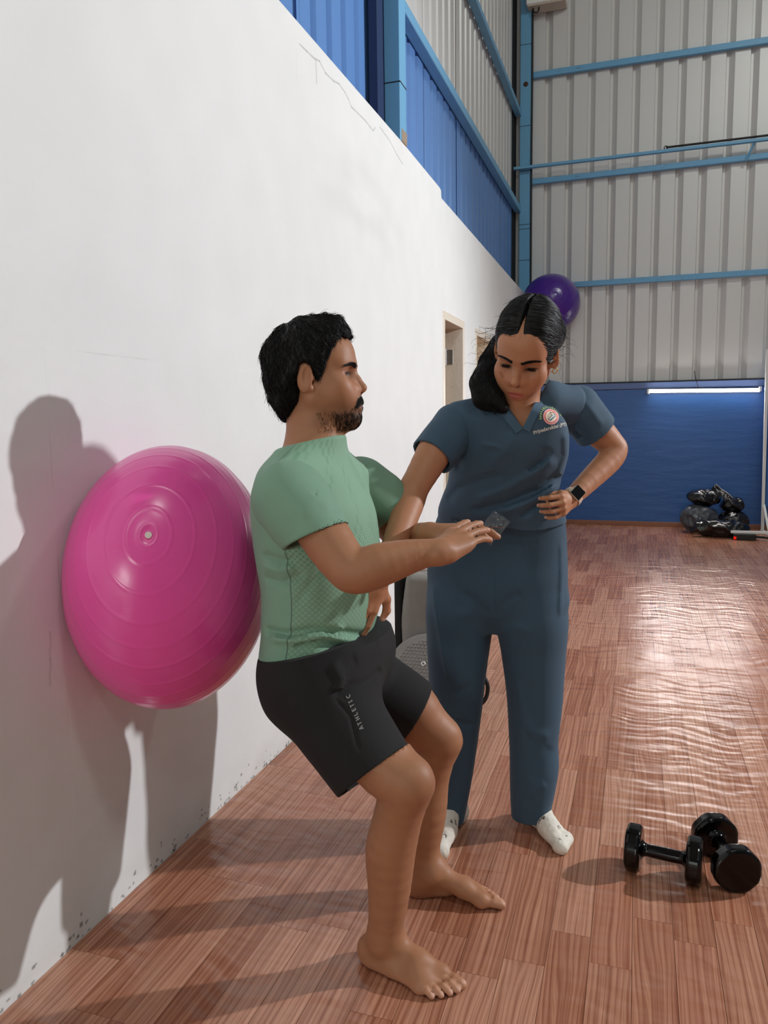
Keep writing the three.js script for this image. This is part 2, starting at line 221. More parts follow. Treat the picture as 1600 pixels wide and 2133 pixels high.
// ---------------------------------------------------------------- walls and roof
const wallLeft = struct('wall_left');
{ // plastered masonry with two door openings, s = -z
  const sh = new THREE.Shape([[-6.2, 0], [5.156, 0], [5.156, 1.985], [5.82, 1.985], [5.82, 0], [6.252, 0], [6.252, 1.985], [6.92, 1.985], [6.92, 0], [9.3, 0], [9.3, 2.672], [8.4, 2.672], [6.6, 2.69], [5.14, 2.704], [5.13, 2.75], [5.09, 2.758], [4.3, 2.77], [2.7, 2.767], [-6.2, 2.77]].map(([a, b]) => new THREE.Vector2(a, b)));
  const g = new THREE.ExtrudeGeometry(sh, { depth: 0.15, bevelEnabled: false }); g.rotateY(Math.PI / 2); g.translate(-0.15, 0, 0);
  part('plastered_wall', g, M.plaster, wallLeft);
}
// trapezoid sheet profile: pan, recessed groove; returns closed outline from s0 to s1 (recess away from the room)
function sheetShape(s0, s1, pitch, depth, ph) { const front = [], k = [[0, 0], [0.62, 0], [0.66, 1], [0.76, 1], [0.99, 0]]; front.push([s0, 0]); for (let i = Math.floor((s0 - ph) / pitch); i <= (s1 - ph) / pitch + 1; i++) for (const [a, d] of k) { const s = ph + (i + a) * pitch; if (s > s0 + 0.004 && s < s1 - 0.004) front.push([s, -d * depth]); } front.push([s1, 0]); const back = front.map(([s, d]) => [s, d - 0.0016]).reverse(); return new THREE.Shape([...front, ...back].map(([a, b]) => new THREE.Vector2(a, b))); }
function sheet(shape, y0, y1) { const g = new THREE.ExtrudeGeometry(shape, { depth: y1 - y0, bevelEnabled: false }); g.rotateX(-Math.PI / 2); g.translate(0, y0, 0); return g; } // s along x, profile depth along -z... now vertical
// far wall: profile depth d -> z
const sheetFar = (s0, s1, y0, y1, z, pitch) => { const g = sheet(sheetShape(s0, s1, pitch, 0.05, 0.02), y0, y1); g.scale(1, 1, -1); const I = g.index; if (!I) { const p = g.attributes.position; for (let i = 0; i < p.count; i += 3) for (const at of Object.values(g.attributes)) { const n = at.itemSize; for (let q = 0; q < n; q++) { const t = at.array[(i + 1) * n + q]; at.array[(i + 1) * n + q] = at.array[(i + 2) * n + q]; at.array[(i + 2) * n + q] = t; } } } g.computeVertexNormals(); g.translate(0, 0, z); return g; };
const sheetLeft = (s0, s1, y0, y1, x, pitch) => { const g = sheetFar(s0, s1, y0, y1, 0, pitch); g.rotateY(Math.PI / 2); g.translate(x, 0, 0); return g; }; // s = -z
const wallFar = struct('wall_far');
for (let i = 0; i < 6; i++) part('cladding_sheet', sheetFar(-0.3 + i * 1.12, -0.3 + (i + 1) * 1.12 + (i < 5 ? 0.03 : 0), 1.5, 7.2, -9.37 - (i % 2) * 0.002, 0.237), M.greySheet, wallFar);
part('painted_wall', box(-0.2, 6.5, 0, 1.56, -9.5, -9.3), M.bluePaint, wallFar);
part('wall_cap', rbox(0.06, 6.4, 1.565, 1.638, -9.45, -9.29, 0.006), std(new THREE.Color().setRGB(...lin(96, 118, 168)), 0.5), wallFar);
part('cap_gasket', box(0.06, 6.4, 1.638, 1.652, -9.36, -9.285), M.black, wallFar);
const wallUpper = struct('wall_left_upper');
for (let i = 0; i < 7; i++) { part('blue_cladding_sheet', sheetLeft(2.2 + i * 1.02, 2.2 + (i + 1) * 1.02 + 0.03, 2.6, 3.66, -0.155 - (i % 2) * 0.002, 0.19), M.blueSheet, wallUpper); part('grey_cladding_sheet', sheetLeft(2.2 + i * 1.02, 2.2 + (i + 1) * 1.02 + 0.03, 3.6, 7.2, -0.159 - (i % 2) * 0.002, 0.19), M.greySheet, wallUpper); }
part('rear_cladding', box(-0.21, -0.16, 2.6, 7.2, -2.3, 6.2), M.greySheet, wallUpper);
part('dark_corner_strip', box(-0.165, -0.152, 2.6, 7.2, -9.42, -9.12), M.darkGap, wallUpper);  // dark strip filling the gap left of the corner column
const wallRight = struct('wall_right'); part('right_wall', box(6.3, 6.5, 0, 7.2, -9.6, 6.4), std(0x9aa3ad, 0.7), wallRight);
const wallBack = struct('wall_back'); part('back_wall', box(-0.2, 6.5, 0, 7.2, 6.2, 6.4), std(0xb9bbbc, 0.7), wallBack);
const ceiling = struct('ceiling'); part('roof_sheet', box(-0.3, 6.6, 7.2, 7.3, -9.7, 6.4), M.roof, ceiling);
const annex = struct('wall_annex');
part('annex_walls_added_partition', merge([box(-2.4, -2.3, 0, 2.5, -7.7, -4.4), box(-2.3, -0.15, 0, 2.5, -4.5, -4.4), box(-2.3, -0.15, 0, 2.5, -7.7, -7.6), box(-2.3, -0.16, 0, 2.5, -6.1, -6.02)]), std(0xcfc8bc, 0.8), annex);  // includes an added partition keeping lamp light from the first doorway
part('annex_ceiling', box(-2.4, -0.15, 2.45, 2.55, -7.7, -4.4), std(0xcfc8bc, 0.8), annex);
const skirting = struct('baseboard_far'); part('skirting_strip', rbox(0.0, 6.3, 0, 0.05, -9.3, -9.275, 0.004), std(new THREE.Color().setRGB(...lin(150, 100, 76)), 0.5), skirting);

// ---------------------------------------------------------------- doors in the left wall
function doorway(name, z0, z1) {
  const d = struct(name), f = 0.058;
  part('door_jamb', rbox(-0.15, 0.008, 0, 1.985, z1, z1 + f), M.marble, d); part('door_jamb', rbox(-0.15, 0.004, 0, 1.985, z0 - f, z0), M.marble, d);
  part('door_head', rbox(-0.15, 0.008, 1.985 - f, 1.985, z1 + f, z0 - f), M.marble, d);
  const leaf = part('door_leaf', rbox(-0.73, -0.13, 0.01, 1.86, z1 + f + 0.02, z1 + f + 0.055), M.leaf, d);
  const g = []; for (const [x0, x1, y0, y1] of [[-0.66, -0.22, 0.12, 0.82], [-0.66, -0.22, 0.98, 1.74]]) for (const [a, b, c, e] of [[x0, x1, y0, y0 + 0.025], [x0, x1, y1 - 0.025, y1], [x0, x0 + 0.025, y0 + 0.0255, y1 - 0.0255], [x1 - 0.025, x1, y0 + 0.0255, y1 - 0.0255]]) g.push(rbox(a, b, c, e, z1 + f + 0.05, z1 + f + 0.066, 0.004, 1));
  const pm = part('panel_moulding', merge(g), M.leaf, d); pm.userData.kind = 'structure';
  for (const y of [1.72, 0.98, 0.22]) { part('hinge', merge([rbox(-0.128, -0.07, y - 0.055, y + 0.055, z1 + f, z1 + f + 0.006, 0.002, 1), bar([-0.126, y - 0.06, z1 + f + 0.01], [-0.126, y + 0.06, z1 + f + 0.01], 0.007)]), M.steel, d); }
}
doorway('door_1', -5.156, -5.82); doorway('door_2', -6.252, -6.92);
{ // unseen ceiling lamp giving the glow behind the second door
  const l = thing('unseen_ceiling_light', 'unseen ceiling lamp lighting the room behind the second doorway', 'lamp', [-1.1, 2.45, -6.9]);
  part('lamp_base', (() => { const g = new THREE.CylinderGeometry(0.1, 0.1, 0.03, 24); g.translate(-1.1, 2.435, -6.9); return g; })(), M.white, l);
  part('lamp_shade', (() => { const g = new THREE.SphereGeometry(0.09, 20, 10, 0, 6.2832, Math.PI / 2, Math.PI / 2); g.scale(1, 0.5, 1); g.translate(-1.1, 2.418, -6.9); return g; })(), new THREE.MeshStandardMaterial({ color: 0xffffff, emissive: 0xfff0d8, emissiveIntensity: 3 }), l);
  const p = new THREE.PointLight(0xfff0dc, 5); p.position.set(0, -0.1, 0); p.castShadow = true; l.add(p);
}
// ---------------------------------------------------------------- steel frame
const column = thing('steel_column', 'blue steel box column rising from the white wall between blue sheets', 'column', [-0.05, 2.6, -4.27]);
part('column_shaft', rbox(-0.088, 0.002, 2.772, 7.2, -4.33, -4.212, 0.006), steelPlain, column);
part('splice_line', merge([box(-0.0895, 0.0035, 3.07, 3.076, -4.3315, -4.2105)]), M.darkGap, column, 'dark joint line around the column');
part('bare_mortar', rbox(-0.06, 0.0045, 2.772, 2.84, -4.334, -4.235, 0.003), std(0x9a8a78, 0.9), column, 'patch of bare mortar at the foot');
part('shaded_back_flange', box(-0.134, -0.089, 2.6, 7.2, -4.36, -4.1), std(new THREE.Color().setRGB(...lin(24, 44, 84)), 0.6), column);  // flange plate; shade of the gap put into its dark blue
const corner = thing('steel_column', 'light blue steel corner column where the left and far walls meet', 'column', [0, 2.5, -9.3]);
part('column_shaft', rbox(-0.095, 0.028, 2.5, 7.2, -9.34, -9.25, 0.006), steelPlain, corner);
part('splice_line', merge([3.07, 3.42, 3.47, 4.06, 4.55, 5.42].map((y) => box(-0.0965, 0.0295, y, y + 0.005, -9.341, -9.2485))), M.darkGap, corner, 'dark joint lines across the column');
part('rust_boss', (() => { const g = new THREE.SphereGeometry(0.028, 12, 8); g.scale(1, 1, 0.5); g.translate(-0.03, 5.0, -9.25); return g; })(), std(0x4a3526, 0.9), corner, 'rusty bolt head');
const cable = thing('power_cable', 'black cable running down the right edge of the corner column', 'cable', [0.04, 2.6, -9.26]);
part('cable_run', tube([[0.042, 5.84, -9.24], [0.043, 5.0, -9.243], [0.041, 4.2, -9.242], [0.043, 3.4, -9.243], [0.042, 2.4, -9.26]], 0.011, 40), M.black, cable);
const fixture = thing('wall_unit', 'white box-shaped unit mounted high on the far wall beside the corner column', 'wall unit', [0.1, 5.78, -9.25]);
part('unit_body', rbox(-0.02, 0.42, 5.775, 6.2, -9.36, -9.12, 0.02, 3), M.white, fixture);
part('unit_lip', rbox(-0.005, 0.405, 5.762, 5.78, -9.33, -9.14, 0.005), std(0xc8b8a8, 0.4), fixture);
part('cable_loop', tube([[0.05, 5.79, -9.2], [0.06, 5.72, -9.19], [0.1, 5.71, -9.19], [0.12, 5.78, -9.2]], 0.008, 20), M.black, fixture);
function girt(label, a, b, w, h, lips = true) { // lipped angle: vertical face and a lip
  const t = thing('steel_girt', label, 'girt', a, undefined); const A = V(a), B = V(b), along = B.clone().sub(A).normalize();
  part('girt_web', beam(a, b, w, h), M.blueSteel, t);
  return t;
}
girt('blue steel girt on the left wall where blue sheets meet grey sheets', [-0.112, 3.645, -3.2], [-0.112, 3.645, -9.25], 0.075, 0.07);
girt('blue steel girt higher up on the grey sheets of the left wall', [-0.112, 4.69, -4.2], [-0.112, 4.69, -9.25], 0.07, 0.06);
girt('lowest blue girt on the far wall, at the purple ball', [0.03, 2.772, -9.335], [6.3, 2.772, -9.335], 0.06, 0.05);
girt('rust-marked blue girt on the far wall under the thin rail', [0.03, 3.955, -9.335], [6.3, 3.975, -9.335], 0.06, 0.055);
girt('topmost blue girt in view on the far wall', [0.03, 5.112, -9.335], [6.3, 5.102, -9.335], 0.065, 0.055);
const rail = thing('steel_rail', 'thin blue rail standing off the far wall with a hanger', 'rail', [0, 4.1, -9.2]);
part('rail_bar', beam([-0.16, 4.083, -9.2], [6.3, 4.1, -9.2], 0.03, 0.05), steelPlain, rail);
part('hanger', beam([2.36, 4.09, -9.215], [2.28, 3.93, -9.3], 0.03, 0.025), steelPlain, rail);
part('conduit', merge([bar([1.48, 4.125, -9.2], [6.3, 4.14, -9.2], 0.011), (() => { const g = new THREE.TorusGeometry(0.018, 0.005, 6, 14); g.translate(1.48, 4.122, -9.2); return g; })()]), M.black, rail, 'black conduit lying on the rail');

// ---------------------------------------------------------------- lamps
{
  const t = thing('tube_light', 'glowing white tube light along the top of the far blue wall', 'tube light', [1.95, 1.53, -9.25]);
  part('tube', bar([1.375, 1.535, -9.222], [2.50, 1.517, -9.222], 0.017, 14), new THREE.MeshStandardMaterial({ color: 0xffffff, emissive: TUBE.color, emissiveIntensity: TUBE.glow }), t);
  part('batten', beam([1.36, 1.54, -9.26], [2.515, 1.522, -9.26], 0.04, 0.04), M.white, t);
  for (const x of [1.365, 2.51]) part('end_cap', rbox(x - 0.012, x + 0.012, 1.505, 1.56, -9.278, -9.202, 0.004), M.white, t);
  part('wire', tube([[1.9, 1.545, -9.27], [1.88, 1.60, -9.255], [1.86, 1.66, -9.25], [1.85, 1.75, -9.34]], 0.004, 14), M.black, t);
  const l = new THREE.RectAreaLight(TUBE.color, TUBE.power, 1.1, 0.034); l.position.set(-0.01, -0.005, 0.04); t.add(l); l.lookAt(1.94, 0.4, -6.5);
}
const lampBody = std(0x33363a, 0.5);
function unseenPanelLamp(name, label, L) {
  const t = thing(name, label, 'lamp', L.pos), [w, h] = L.size, q = new THREE.Object3D(); q.position.set(...L.pos); q.up.set(0, 0, 1); q.lookAt(...L.aim); q.updateMatrixWorld();
  const mk = (g) => { g.applyMatrix4(q.matrixWorld); return g; };
  part('lamp_housing', mk(new RoundedBoxGeometry(w + 0.08, h + 0.08, 0.1, 2, 0.02).translate(0, 0, -0.06)), lampBody, t);
  part('lamp_face', mk(new THREE.BoxGeometry(w, h, 0.006).translate(0, 0, -0.006)), new THREE.MeshStandardMaterial({ color: 0xffffff, emissive: L.color, emissiveIntensity: 3 }), t);
  if (L.wall) part('wall_arm', bar([L.pos[0], L.pos[1], L.pos[2] + 0.05], [L.pos[0], L.pos[1], 6.15], 0.03), lampBody, t); else for (const s of [-0.3, 0.3]) part('hanging_rod', bar([L.pos[0] + s, L.pos[1] + 0.05, L.pos[2]], [L.pos[0] + s, 7.2, L.pos[2]], 0.012), lampBody, t);
  const l = new THREE.RectAreaLight(L.color, L.power, w, h); l.position.set(0, 0, 0); t.add(l); l.up.set(0, 0, 1); const d = V(L.aim).sub(V(L.pos)).normalize(); l.position.copy(d.multiplyScalar(0.01)); l.lookAt(...L.aim);
}
UNSEEN_BAYS.forEach((L, i) => unseenPanelLamp(L.wall ? 'unseen_panel_lamp' : 'unseen_bay_lamp', ['unseen lamp under the roof, out of view, lighting the two people', 'unseen lamp under the roof behind the viewer, lighting the scene from the front', 'unseen lamp under the roof, out of view, lighting the far wall', 'unseen lamp panel behind the viewer, lighting the pink ball and both people'][i], L));  // unseen lamps, out of view, placed to light the people and far wall
{
  const t = thing('unseen_flood_light', 'unseen floodlight out of view on the right, casting the hard shadows', 'floodlight', UNSEEN_FLOOD.pos), q = new THREE.Object3D(); q.position.set(...UNSEEN_FLOOD.pos); q.lookAt(...UNSEEN_FLOOD.aim); q.updateMatrixWorld();  // unseen lamp, out of view; casts the hard shadows
  part('lamp_housing', new RoundedBoxGeometry(0.3, 0.24, 0.08, 2, 0.015).translate(0, 0, -0.06).applyMatrix4(q.matrixWorld), lampBody, t);
  part('lamp_face', new THREE.BoxGeometry(0.16, 0.16, 0.006).translate(0, 0, -0.014).applyMatrix4(q.matrixWorld), new THREE.MeshStandardMaterial({ color: 0xffffff, emissive: UNSEEN_FLOOD.color, emissiveIntensity: 4 }), t);
  part('wall_arm', bar([UNSEEN_FLOOD.pos[0] + 0.05, UNSEEN_FLOOD.pos[1], UNSEEN_FLOOD.pos[2]], [6.3, UNSEEN_FLOOD.pos[1], UNSEEN_FLOOD.pos[2]], 0.02), lampBody, t);
  const l = new THREE.SpotLight(UNSEEN_FLOOD.color, UNSEEN_FLOOD.power, 0, 0.95, 0.4); const d = V(UNSEEN_FLOOD.aim).sub(V(UNSEEN_FLOOD.pos)).normalize(); l.position.copy(d.clone().multiplyScalar(0.04)); l.castShadow = true; l.shadow.radius = 3; l.shadow.mapSize.set(2048, 2048); t.add(l); t.add(l.target); l.target.position.copy(d.multiplyScalar(4));
}

// ---------------------------------------------------------------- exercise balls
const pearl = (r, g, b) => phys(new THREE.Color().setRGB(...lin(r, g, b)), 0.3, { clearcoat: 0.5, clearcoatRoughness: 0.22 });
function ballGeo(R, axis, grooves, squash) { // lathe round its valve axis with moulded rings, then squashed and clipped against what it leans on
  const pr = []; const n = 260; for (let i = 0; i <= n; i++) { const a = Math.PI * i / n; let r = 1; for (const g of grooves) r += 0.0042 * Math.exp(-Math.pow((a - g) / 0.0085, 2)); r -= 0.012 * Math.exp(-Math.pow(a / 0.06, 2)); pr.push(new THREE.Vector2(Math.sin(a) * r, Math.cos(a) * r)); }
  const g = new THREE.LatheGeometry(pr, 128); g.applyQuaternion(new THREE.Quaternion().setFromUnitVectors(new THREE.Vector3(0, 1, 0), V(axis).normalize())); g.scale(...R); if (squash) squash(g); g.computeVertexNormals(); return g;
}
const rings = [0.075, 0.2, 0.4, 0.6, 0.78, 0.95, 1.12, 1.28, 1.44, 1.6, 1.76, 1.92, 2.1, 2.3, 2.5, 2.7, 2.9];
{
  const c = [0.16, 0.87, -1.65], R = [0.23, 0.33, 0.30], t = thing('exercise_ball', 'large glossy pink exercise ball squashed between the white wall and the man', 'exercise ball', c);
  const tip = [0.342 - 0.02, 1.048, -1.36], ax = [(tip[0] - c[0]) / R[0] * 0.75, (tip[1] - c[1]) / R[1], (tip[2] - c[2]) / R[2]], L = Math.hypot(...ax), un = ax.map((v) => v / L);
  const g = ballGeo(R, un, rings, (q) => { const p = q.attributes.position; for (let i = 0; i < p.count; i++) { const x = p.getX(i) + c[0]; if (x < 0.02) p.setX(i, -c[0] + 0.004 + 0.016 * Math.exp((x - 0.02) / 0.016)); } });
  const m = new THREE.Mesh(g, pearl(244, 84, 170)); m.name = 'ball_skin'; m.castShadow = m.receiveShadow = true; t.add(m);
  const vp = [un[0] * R[0] * 0.985, un[1] * R[1] * 0.985, un[2] * R[2] * 0.985], nrm = new THREE.Vector3(un[0] / R[0], un[1] / R[1], un[2] / R[2]).normalize();
  const plug = new THREE.CylinderGeometry(0.0075, 0.0085, 0.012, 20); plug.applyQuaternion(new THREE.Quaternion().setFromUnitVectors(new THREE.Vector3(0, 1, 0), nrm)); plug.translate(...vp); const pm = new THREE.Mesh(plug, std(0xe9d9d2, 0.5)); pm.name = 'valve_plug'; pm.userData.label = 'pale valve plug'; t.add(pm);
  const rim = new THREE.TorusGeometry(0.011, 0.0022, 8, 24); rim.applyQuaternion(new THREE.Quaternion().setFromUnitVectors(new THREE.Vector3(0, 0, 1), nrm)); rim.translate(...vp); const rm = new THREE.Mesh(rim, m.material); rm.name = 'valve_rim'; t.add(rm);
}
{
  const c = [0.31, 2.52, -8.93], t = thing('exercise_ball', 'glossy purple exercise ball high in the far corner above the woman', 'exercise ball', c);
  const m = new THREE.Mesh(ballGeo([0.318, 0.318, 0.318], [0.3, 0.2, 1], rings), pearl(74, 28, 140)); m.name = 'ball_skin'; m.castShadow = m.receiveShadow = true; t.add(m);
  const s = thing('ball_shelf', 'small bracket on the left wall holding the purple ball', 'bracket', [0.0, 2.2, -8.9]);
  part('bracket_arm', merge([rbox(0, 0.2, 2.182, 2.2, -8.98, -8.86, 0.003, 1), beam([0.006, 2.06, -8.92], [0.17, 2.185, -8.92], 0.016, 0.016)]), M.white, s);
}

// ---------------------------------------------------------------- dumbbells
const vinyl = phys(0x020203, 0.14, { specularIntensity: 0.8 });
function headGeo(D, T) { // octagon with rounded corners and a soft bevel, lying along x
  const sh = new THREE.Shape(), n = 8, bv = 0.012, R = D / 2 / Math.cos(Math.PI / n) - bv, P = (i) => { const a = Math.PI / n + i * Math.PI * 2 / n - Math.PI / 2; return [Math.cos(a) * R, Math.sin(a) * R]; }, L = (p, q, t) => [p[0] + (q[0] - p[0]) * t, p[1] + (q[1] - p[1]) * t];
  sh.moveTo(...L(P(0), P(1), 0.3)); for (let i = 1; i <= n; i++) { sh.lineTo(...L(P(i - 1), P(i), 0.7)); sh.quadraticCurveTo(...P(i), ...L(P(i), P(i + 1), 0.3)); }
  const g = new THREE.ExtrudeGeometry(sh, { depth: T - 0.022, bevelEnabled: true, bevelThickness: 0.011, bevelSize: bv, bevelSegments: 6, curveSegments: 5 }); g.translate(0, 0, -(T - 0.022) / 2); g.rotateY(Math.PI / 2); return g; }
function dumbbell(label, a, b, D = 0.122) { // a, b: floor points below the two heads
  const A = V(a), B = V(b), mid = A.clone().add(B).multiplyScalar(0.5), L = A.distanceTo(B), ang = Math.atan2(-(B.z - A.z), B.x - A.x), t = thing('dumbbell', label, 'dumbbell', [mid.x, 0, mid.z], 'pair of black dumbbells'); t.rotation.y = ang;
  const pm = (n, g) => { const m = new THREE.Mesh(g, vinyl); m.name = n; m.castShadow = m.receiveShadow = true; t.add(m); };
  for (const s of [-1, 1]) pm('weight_head', headGeo(D, 0.042).translate(s * L / 2, D / 2, 0));
  const pr = []; const h = L / 2 - 0.021; for (let i = 0; i <= 24; i++) { const x = -h + 2 * h * i / 24, e = Math.max(0, (Math.abs(x) - (h - 0.014)) / 0.014); pr.push(new THREE.Vector2(0.0165 + 0.0015 * Math.cos(x / h * 1.5) + 0.011 * e * e, x)); }
  pm('handle', new THREE.LatheGeometry(pr, 28).rotateZ(Math.PI / 2).translate(0, D / 2, 0));
}
dumbbell('black dumbbell lying sideways, the one nearer the sock', [1.287, 0, -2.133], [1.443, 0, -2.112]);
dumbbell('black dumbbell pointing at the viewer, right of the other one', [1.506, 0, -2.265], [1.545, 0, -2.105]);

// ---------------------------------------------------------------- bag, cushion and strap behind the two
const grain = tex(256, 256, (u, v, i, j) => grey(0.5 + 0.25 * ((i ^ j) & 2 ? 1 : -1) * 0.5 + 0.3 * noise(u * 60, v * 60)), false, 30, 30);
{
  const t = thing('storage_bag', 'grey fabric bag with a black side standing behind the man', 'bag', [0.4, 0, -3.4]);
  const els = [placed({ k: 0.02, c: [0, 0, 0], r: 0.42, f: (x, y, z) => { const q = [Math.abs(x) - 0.125, Math.abs(y) - 0.25, Math.abs(z) - 0.12]; return Math.hypot(Math.max(q[0], 0), Math.max(q[1], 0), Math.max(q[2], 0)) + Math.min(Math.max(...q), 0) - 0.035; } }, new THREE.Matrix4().makeTranslation(0.42, 0.285, -3.42).multiply(new THREE.Matrix4().makeRotationY(0.12)))];
  const F = field(els, (d, x, y, z) => d + 0.012 * fbm(x * 9, y * 7, z * 9, 3) + 0.01 * Math.sin(y * 9 + x * 7), 0.03);
  part('bag_body', netMesh(F, ...boxOf(els), 0.009), std(new THREE.Color().setRGB(...lin(140, 136, 130)), 0.85, { bumpMap: grain, bumpScale: 0.0008 }), t);
  part('black_side', rbox(0.225, 0.268, 0.0, 0.545, -3.5, -3.28, 0.018, 3), std(0x0b0b0b, 0.8), t, 'black side panel');
  part('piping', tube([[0.285, 0.575, -3.285], [0.38, 0.588, -3.27], [0.48, 0.59, -3.28], [0.56, 0.575, -3.3]], 0.006, 24), std(0xb9b5ae, 0.7), t, 'pale piping along the top edge');
}
{
  const t = thing('balance_disc', 'grey round balance disc covered in studs leaning on the grey bag', 'balance disc', [0.405, 0, -3.15]);
  const M4 = new THREE.Matrix4().makeTranslation(0.405, 0.165, -3.15).multiply(new THREE.Matrix4().makeRotationX(1.02));
  const pr = [[0, -0.02], [0.13, -0.022], [0.158, -0.012], [0.165, 0.002], [0.158, 0.016], [0.148, 0.022], [0.14, 0.0195], [0.13, 0.024], [0.07, 0.03], [0, 0.032]].map(([a, b]) => new THREE.Vector2(a, b));
  const rub = std(new THREE.Color().setRGB(...lin(132, 128, 124)), 0.5); part('disc_body', new THREE.LatheGeometry(pr, 64).applyMatrix4(M4), rub, t);
  const st = []; for (let i = -8; i <= 8; i++) for (let j = -8; j <= 8; j++) { const x = (i + (j & 1) * 0.5) * 0.0165, z = j * 0.0155; if (Math.hypot(x, z) > 0.128 || z > 0.085) continue; st.push(new THREE.SphereGeometry(0.0052, 8, 5, 0, 6.2832, 0, Math.PI / 2).scale(1, 1.3, 1).translate(x, 0.031 - Math.pow(Math.hypot(x, z) / 0.13, 2) * 0.007, z)); }
  const sm = part('studs', merge(st.map((g) => g.applyMatrix4(M4))), rub, t); sm.userData.kind = 'stuff';
  part('inflation_valve', new THREE.TorusGeometry(0.008, 0.003, 6, 16).rotateX(Math.PI / 2).translate(0.0, 0.034, -0.02).applyMatrix4(M4), M.white, t);
}
{
  const t = thing('resistance_strap', 'black strap loop lying on the floor behind the woman', 'strap', [0.615, 0, -3.2]);
  part('strap_loop', tube([[0.628, 0.009, -3.2], [0.658, 0.03, -3.205], [0.673, 0.07, -3.21], [0.670, 0.11, -3.212], [0.650, 0.14, -3.215], [0.630, 0.12, -3.212], [0.620, 0.07, -3.205], [0.618, 0.025, -3.2]], 0.009, 48, 8, true), M.black, t);
}
// ---------------------------------------------------------------- by the far wall
function sack(name, label, c, rad, mat, seed, cell = 0.012) {
  const t = thing(name, label, 'bag', [c[0], c[1] - rad[1], c[2]], 'bags heaped by the far wall'), els = [ell(c, rad)];
  const F = field(els, (d, x, y, z) => { const a = Math.abs(noise(x * 7 + seed, y * 9, z * 7)), b = Math.abs(noise(x * 17, y * 15 + seed, z * 17)); return Math.max(d + 0.05 * (a - 0.25) + 0.02 * (b - 0.2), 0.004 - y); }, 0.05);
  part('bag_body', netMesh(F, [c[0] - rad[0] - 0.06, Math.max(-0.02, c[1] - rad[1] - 0.06), c[2] - rad[2] - 0.06], c.map((v, i) => v + rad[i] + 0.06), cell), mat, t); return t;
}
const polyBlack = phys(0x070708, 0.25, { clearcoat: 0.4, clearcoatRoughness: 0.2 }), polyGrey = phys(new THREE.Color().setRGB(...lin(72, 76, 84)), 0.3);
sack('plastic_bag', 'dark grey plastic bag at the left of the heap by the far wall', [1.92, 0.15, -8.9], [0.19, 0.15, 0.15], polyGrey, 1);
sack('plastic_bag', 'black plastic bag lying in front, lowest of the heap by the far wall', [2.1, 0.09, -8.6], [0.28, 0.09, 0.12], polyBlack, 5);
sack('plastic_bag', 'black rounded bag at the right of the heap by the far wall', [2.26, 0.12, -8.94], [0.15, 0.12, 0.14], polyBlack, 9);
{
  const t = sack('plastic_bag', 'black carrier bag with white print, topmost of the heap by the far wall', [1.96, 0.368, -8.95], [0.17, 0.09, 0.13], polyBlack, 13);
  const pt = canvasTex(256, 128, (x, w, h) => { x.fillStyle = '#0a0a0a'; x.fillRect(0, 0, w, h); x.strokeStyle = '#d8d8d8'; x.lineWidth = 5; const r = mulberry(8); for (let i = 0; i < 15; i++) { x.beginPath(); x.arc(15 + i * 16, 64 + (r() - 0.5) * 70, 7 + r() * 12, r() * 3, r() * 3 + 3.6); x.stroke(); } x.fillStyle = '#ddd'; x.fillRect(0, 0, w, 9); });
  const g = new THREE.PlaneGeometry(0.22, 0.075, 8, 2); const p = g.attributes.position; for (let i = 0; i < p.count; i++) p.setZ(i, 0.012 * Math.sin(p.getX(i) * 40)); g.rotateZ(-0.72); g.rotateX(-0.35); g.translate(2.125, 0.44, -8.77); g.computeVertexNormals(); part('printed_panel', g, std(0xffffff, 0.4, { map: pt, side: THREE.DoubleSide }), t, 'strip of white print');
}
sack('plastic_bag', 'black knotted bag behind, right of the topmost carrier bag', [2.25, 0.3, -9.0], [0.12, 0.08, 0.12], polyBlack, 21);
{
  const t = thing('power_box', 'small black power box with a red lit switch on the floor by the bags', 'power box', [2.34, 0, -8.52]);
  part('box_body', rbox(2.21, 2.42, 0.0, 0.062, -8.5, -8.4, 0.008, 2), M.black, t); part('switch', rbox(2.213, 2.238, 0.008, 0.036, -8.402, -8.395, 0.002, 1), new THREE.MeshStandardMaterial({ color: 0xff2010, emissive: 0xff2010, emissiveIntensity: 0.8 }), t, 'red lit switch');
  part('plug_lead', tube([[2.42, 0.035, -8.45], [2.47, 0.03, -8.45], [2.5, 0.03, -8.44], [2.62, 0.012, -8.42]], 0.012, 16), M.black, t);
}
{
  const t = thing('white_stand', 'white steel frame with a blue board at the right edge', 'stand', [2.6, 0, -9.0]);
  part('upright', beam([2.563, 0.02, -9.02], [2.535, 1.93, -9.02], 0.03, 0.03), M.white, t);
  part('foot', merge([beam([2.56, 0.016, -9.06], [2.6, 0.016, -8.62], 0.03, 0.03), beam([2.565, 0.3, -9.01], [2.59, 0.025, -8.74], 0.022, 0.022)]), M.white, t);
  part('crossbar', beam([2.56, 1.9, -9.02], [3.9, 1.9, -9.02], 0.03, 0.03), M.white, t);
  part('board', rbox(2.585, 3.85, 0.28, 1.86, -9.05, -9.03, 0.004), std(new THREE.Color().setRGB(...lin(44, 104, 176)), 0.5), t, 'blue board');
  part('upright', beam([3.88, 0.0, -9.02], [3.88, 1.93, -9.02], 0.03, 0.03), M.white, t);
}
{
  const t = thing('white_bar', 'thin white bar resting on the black power box', 'bar', [2.45, 0.07, -8.55]); part('bar_shaft', beam([2.19, 0.078, -8.44], [2.72, 0.078, -8.46], 0.028, 0.03), M.white, t);
}

// ---------------------------------------------------------------- people: shared builders
const basis = (o, fwd, up, s = 1) => { const z = V(fwd).normalize(), x = V(up).cross(z).normalize(), y = z.clone().cross(x); return new THREE.Matrix4().makeBasis(x, y, z).scale(new THREE.Vector3(s, s, s)).setPosition(...o); };
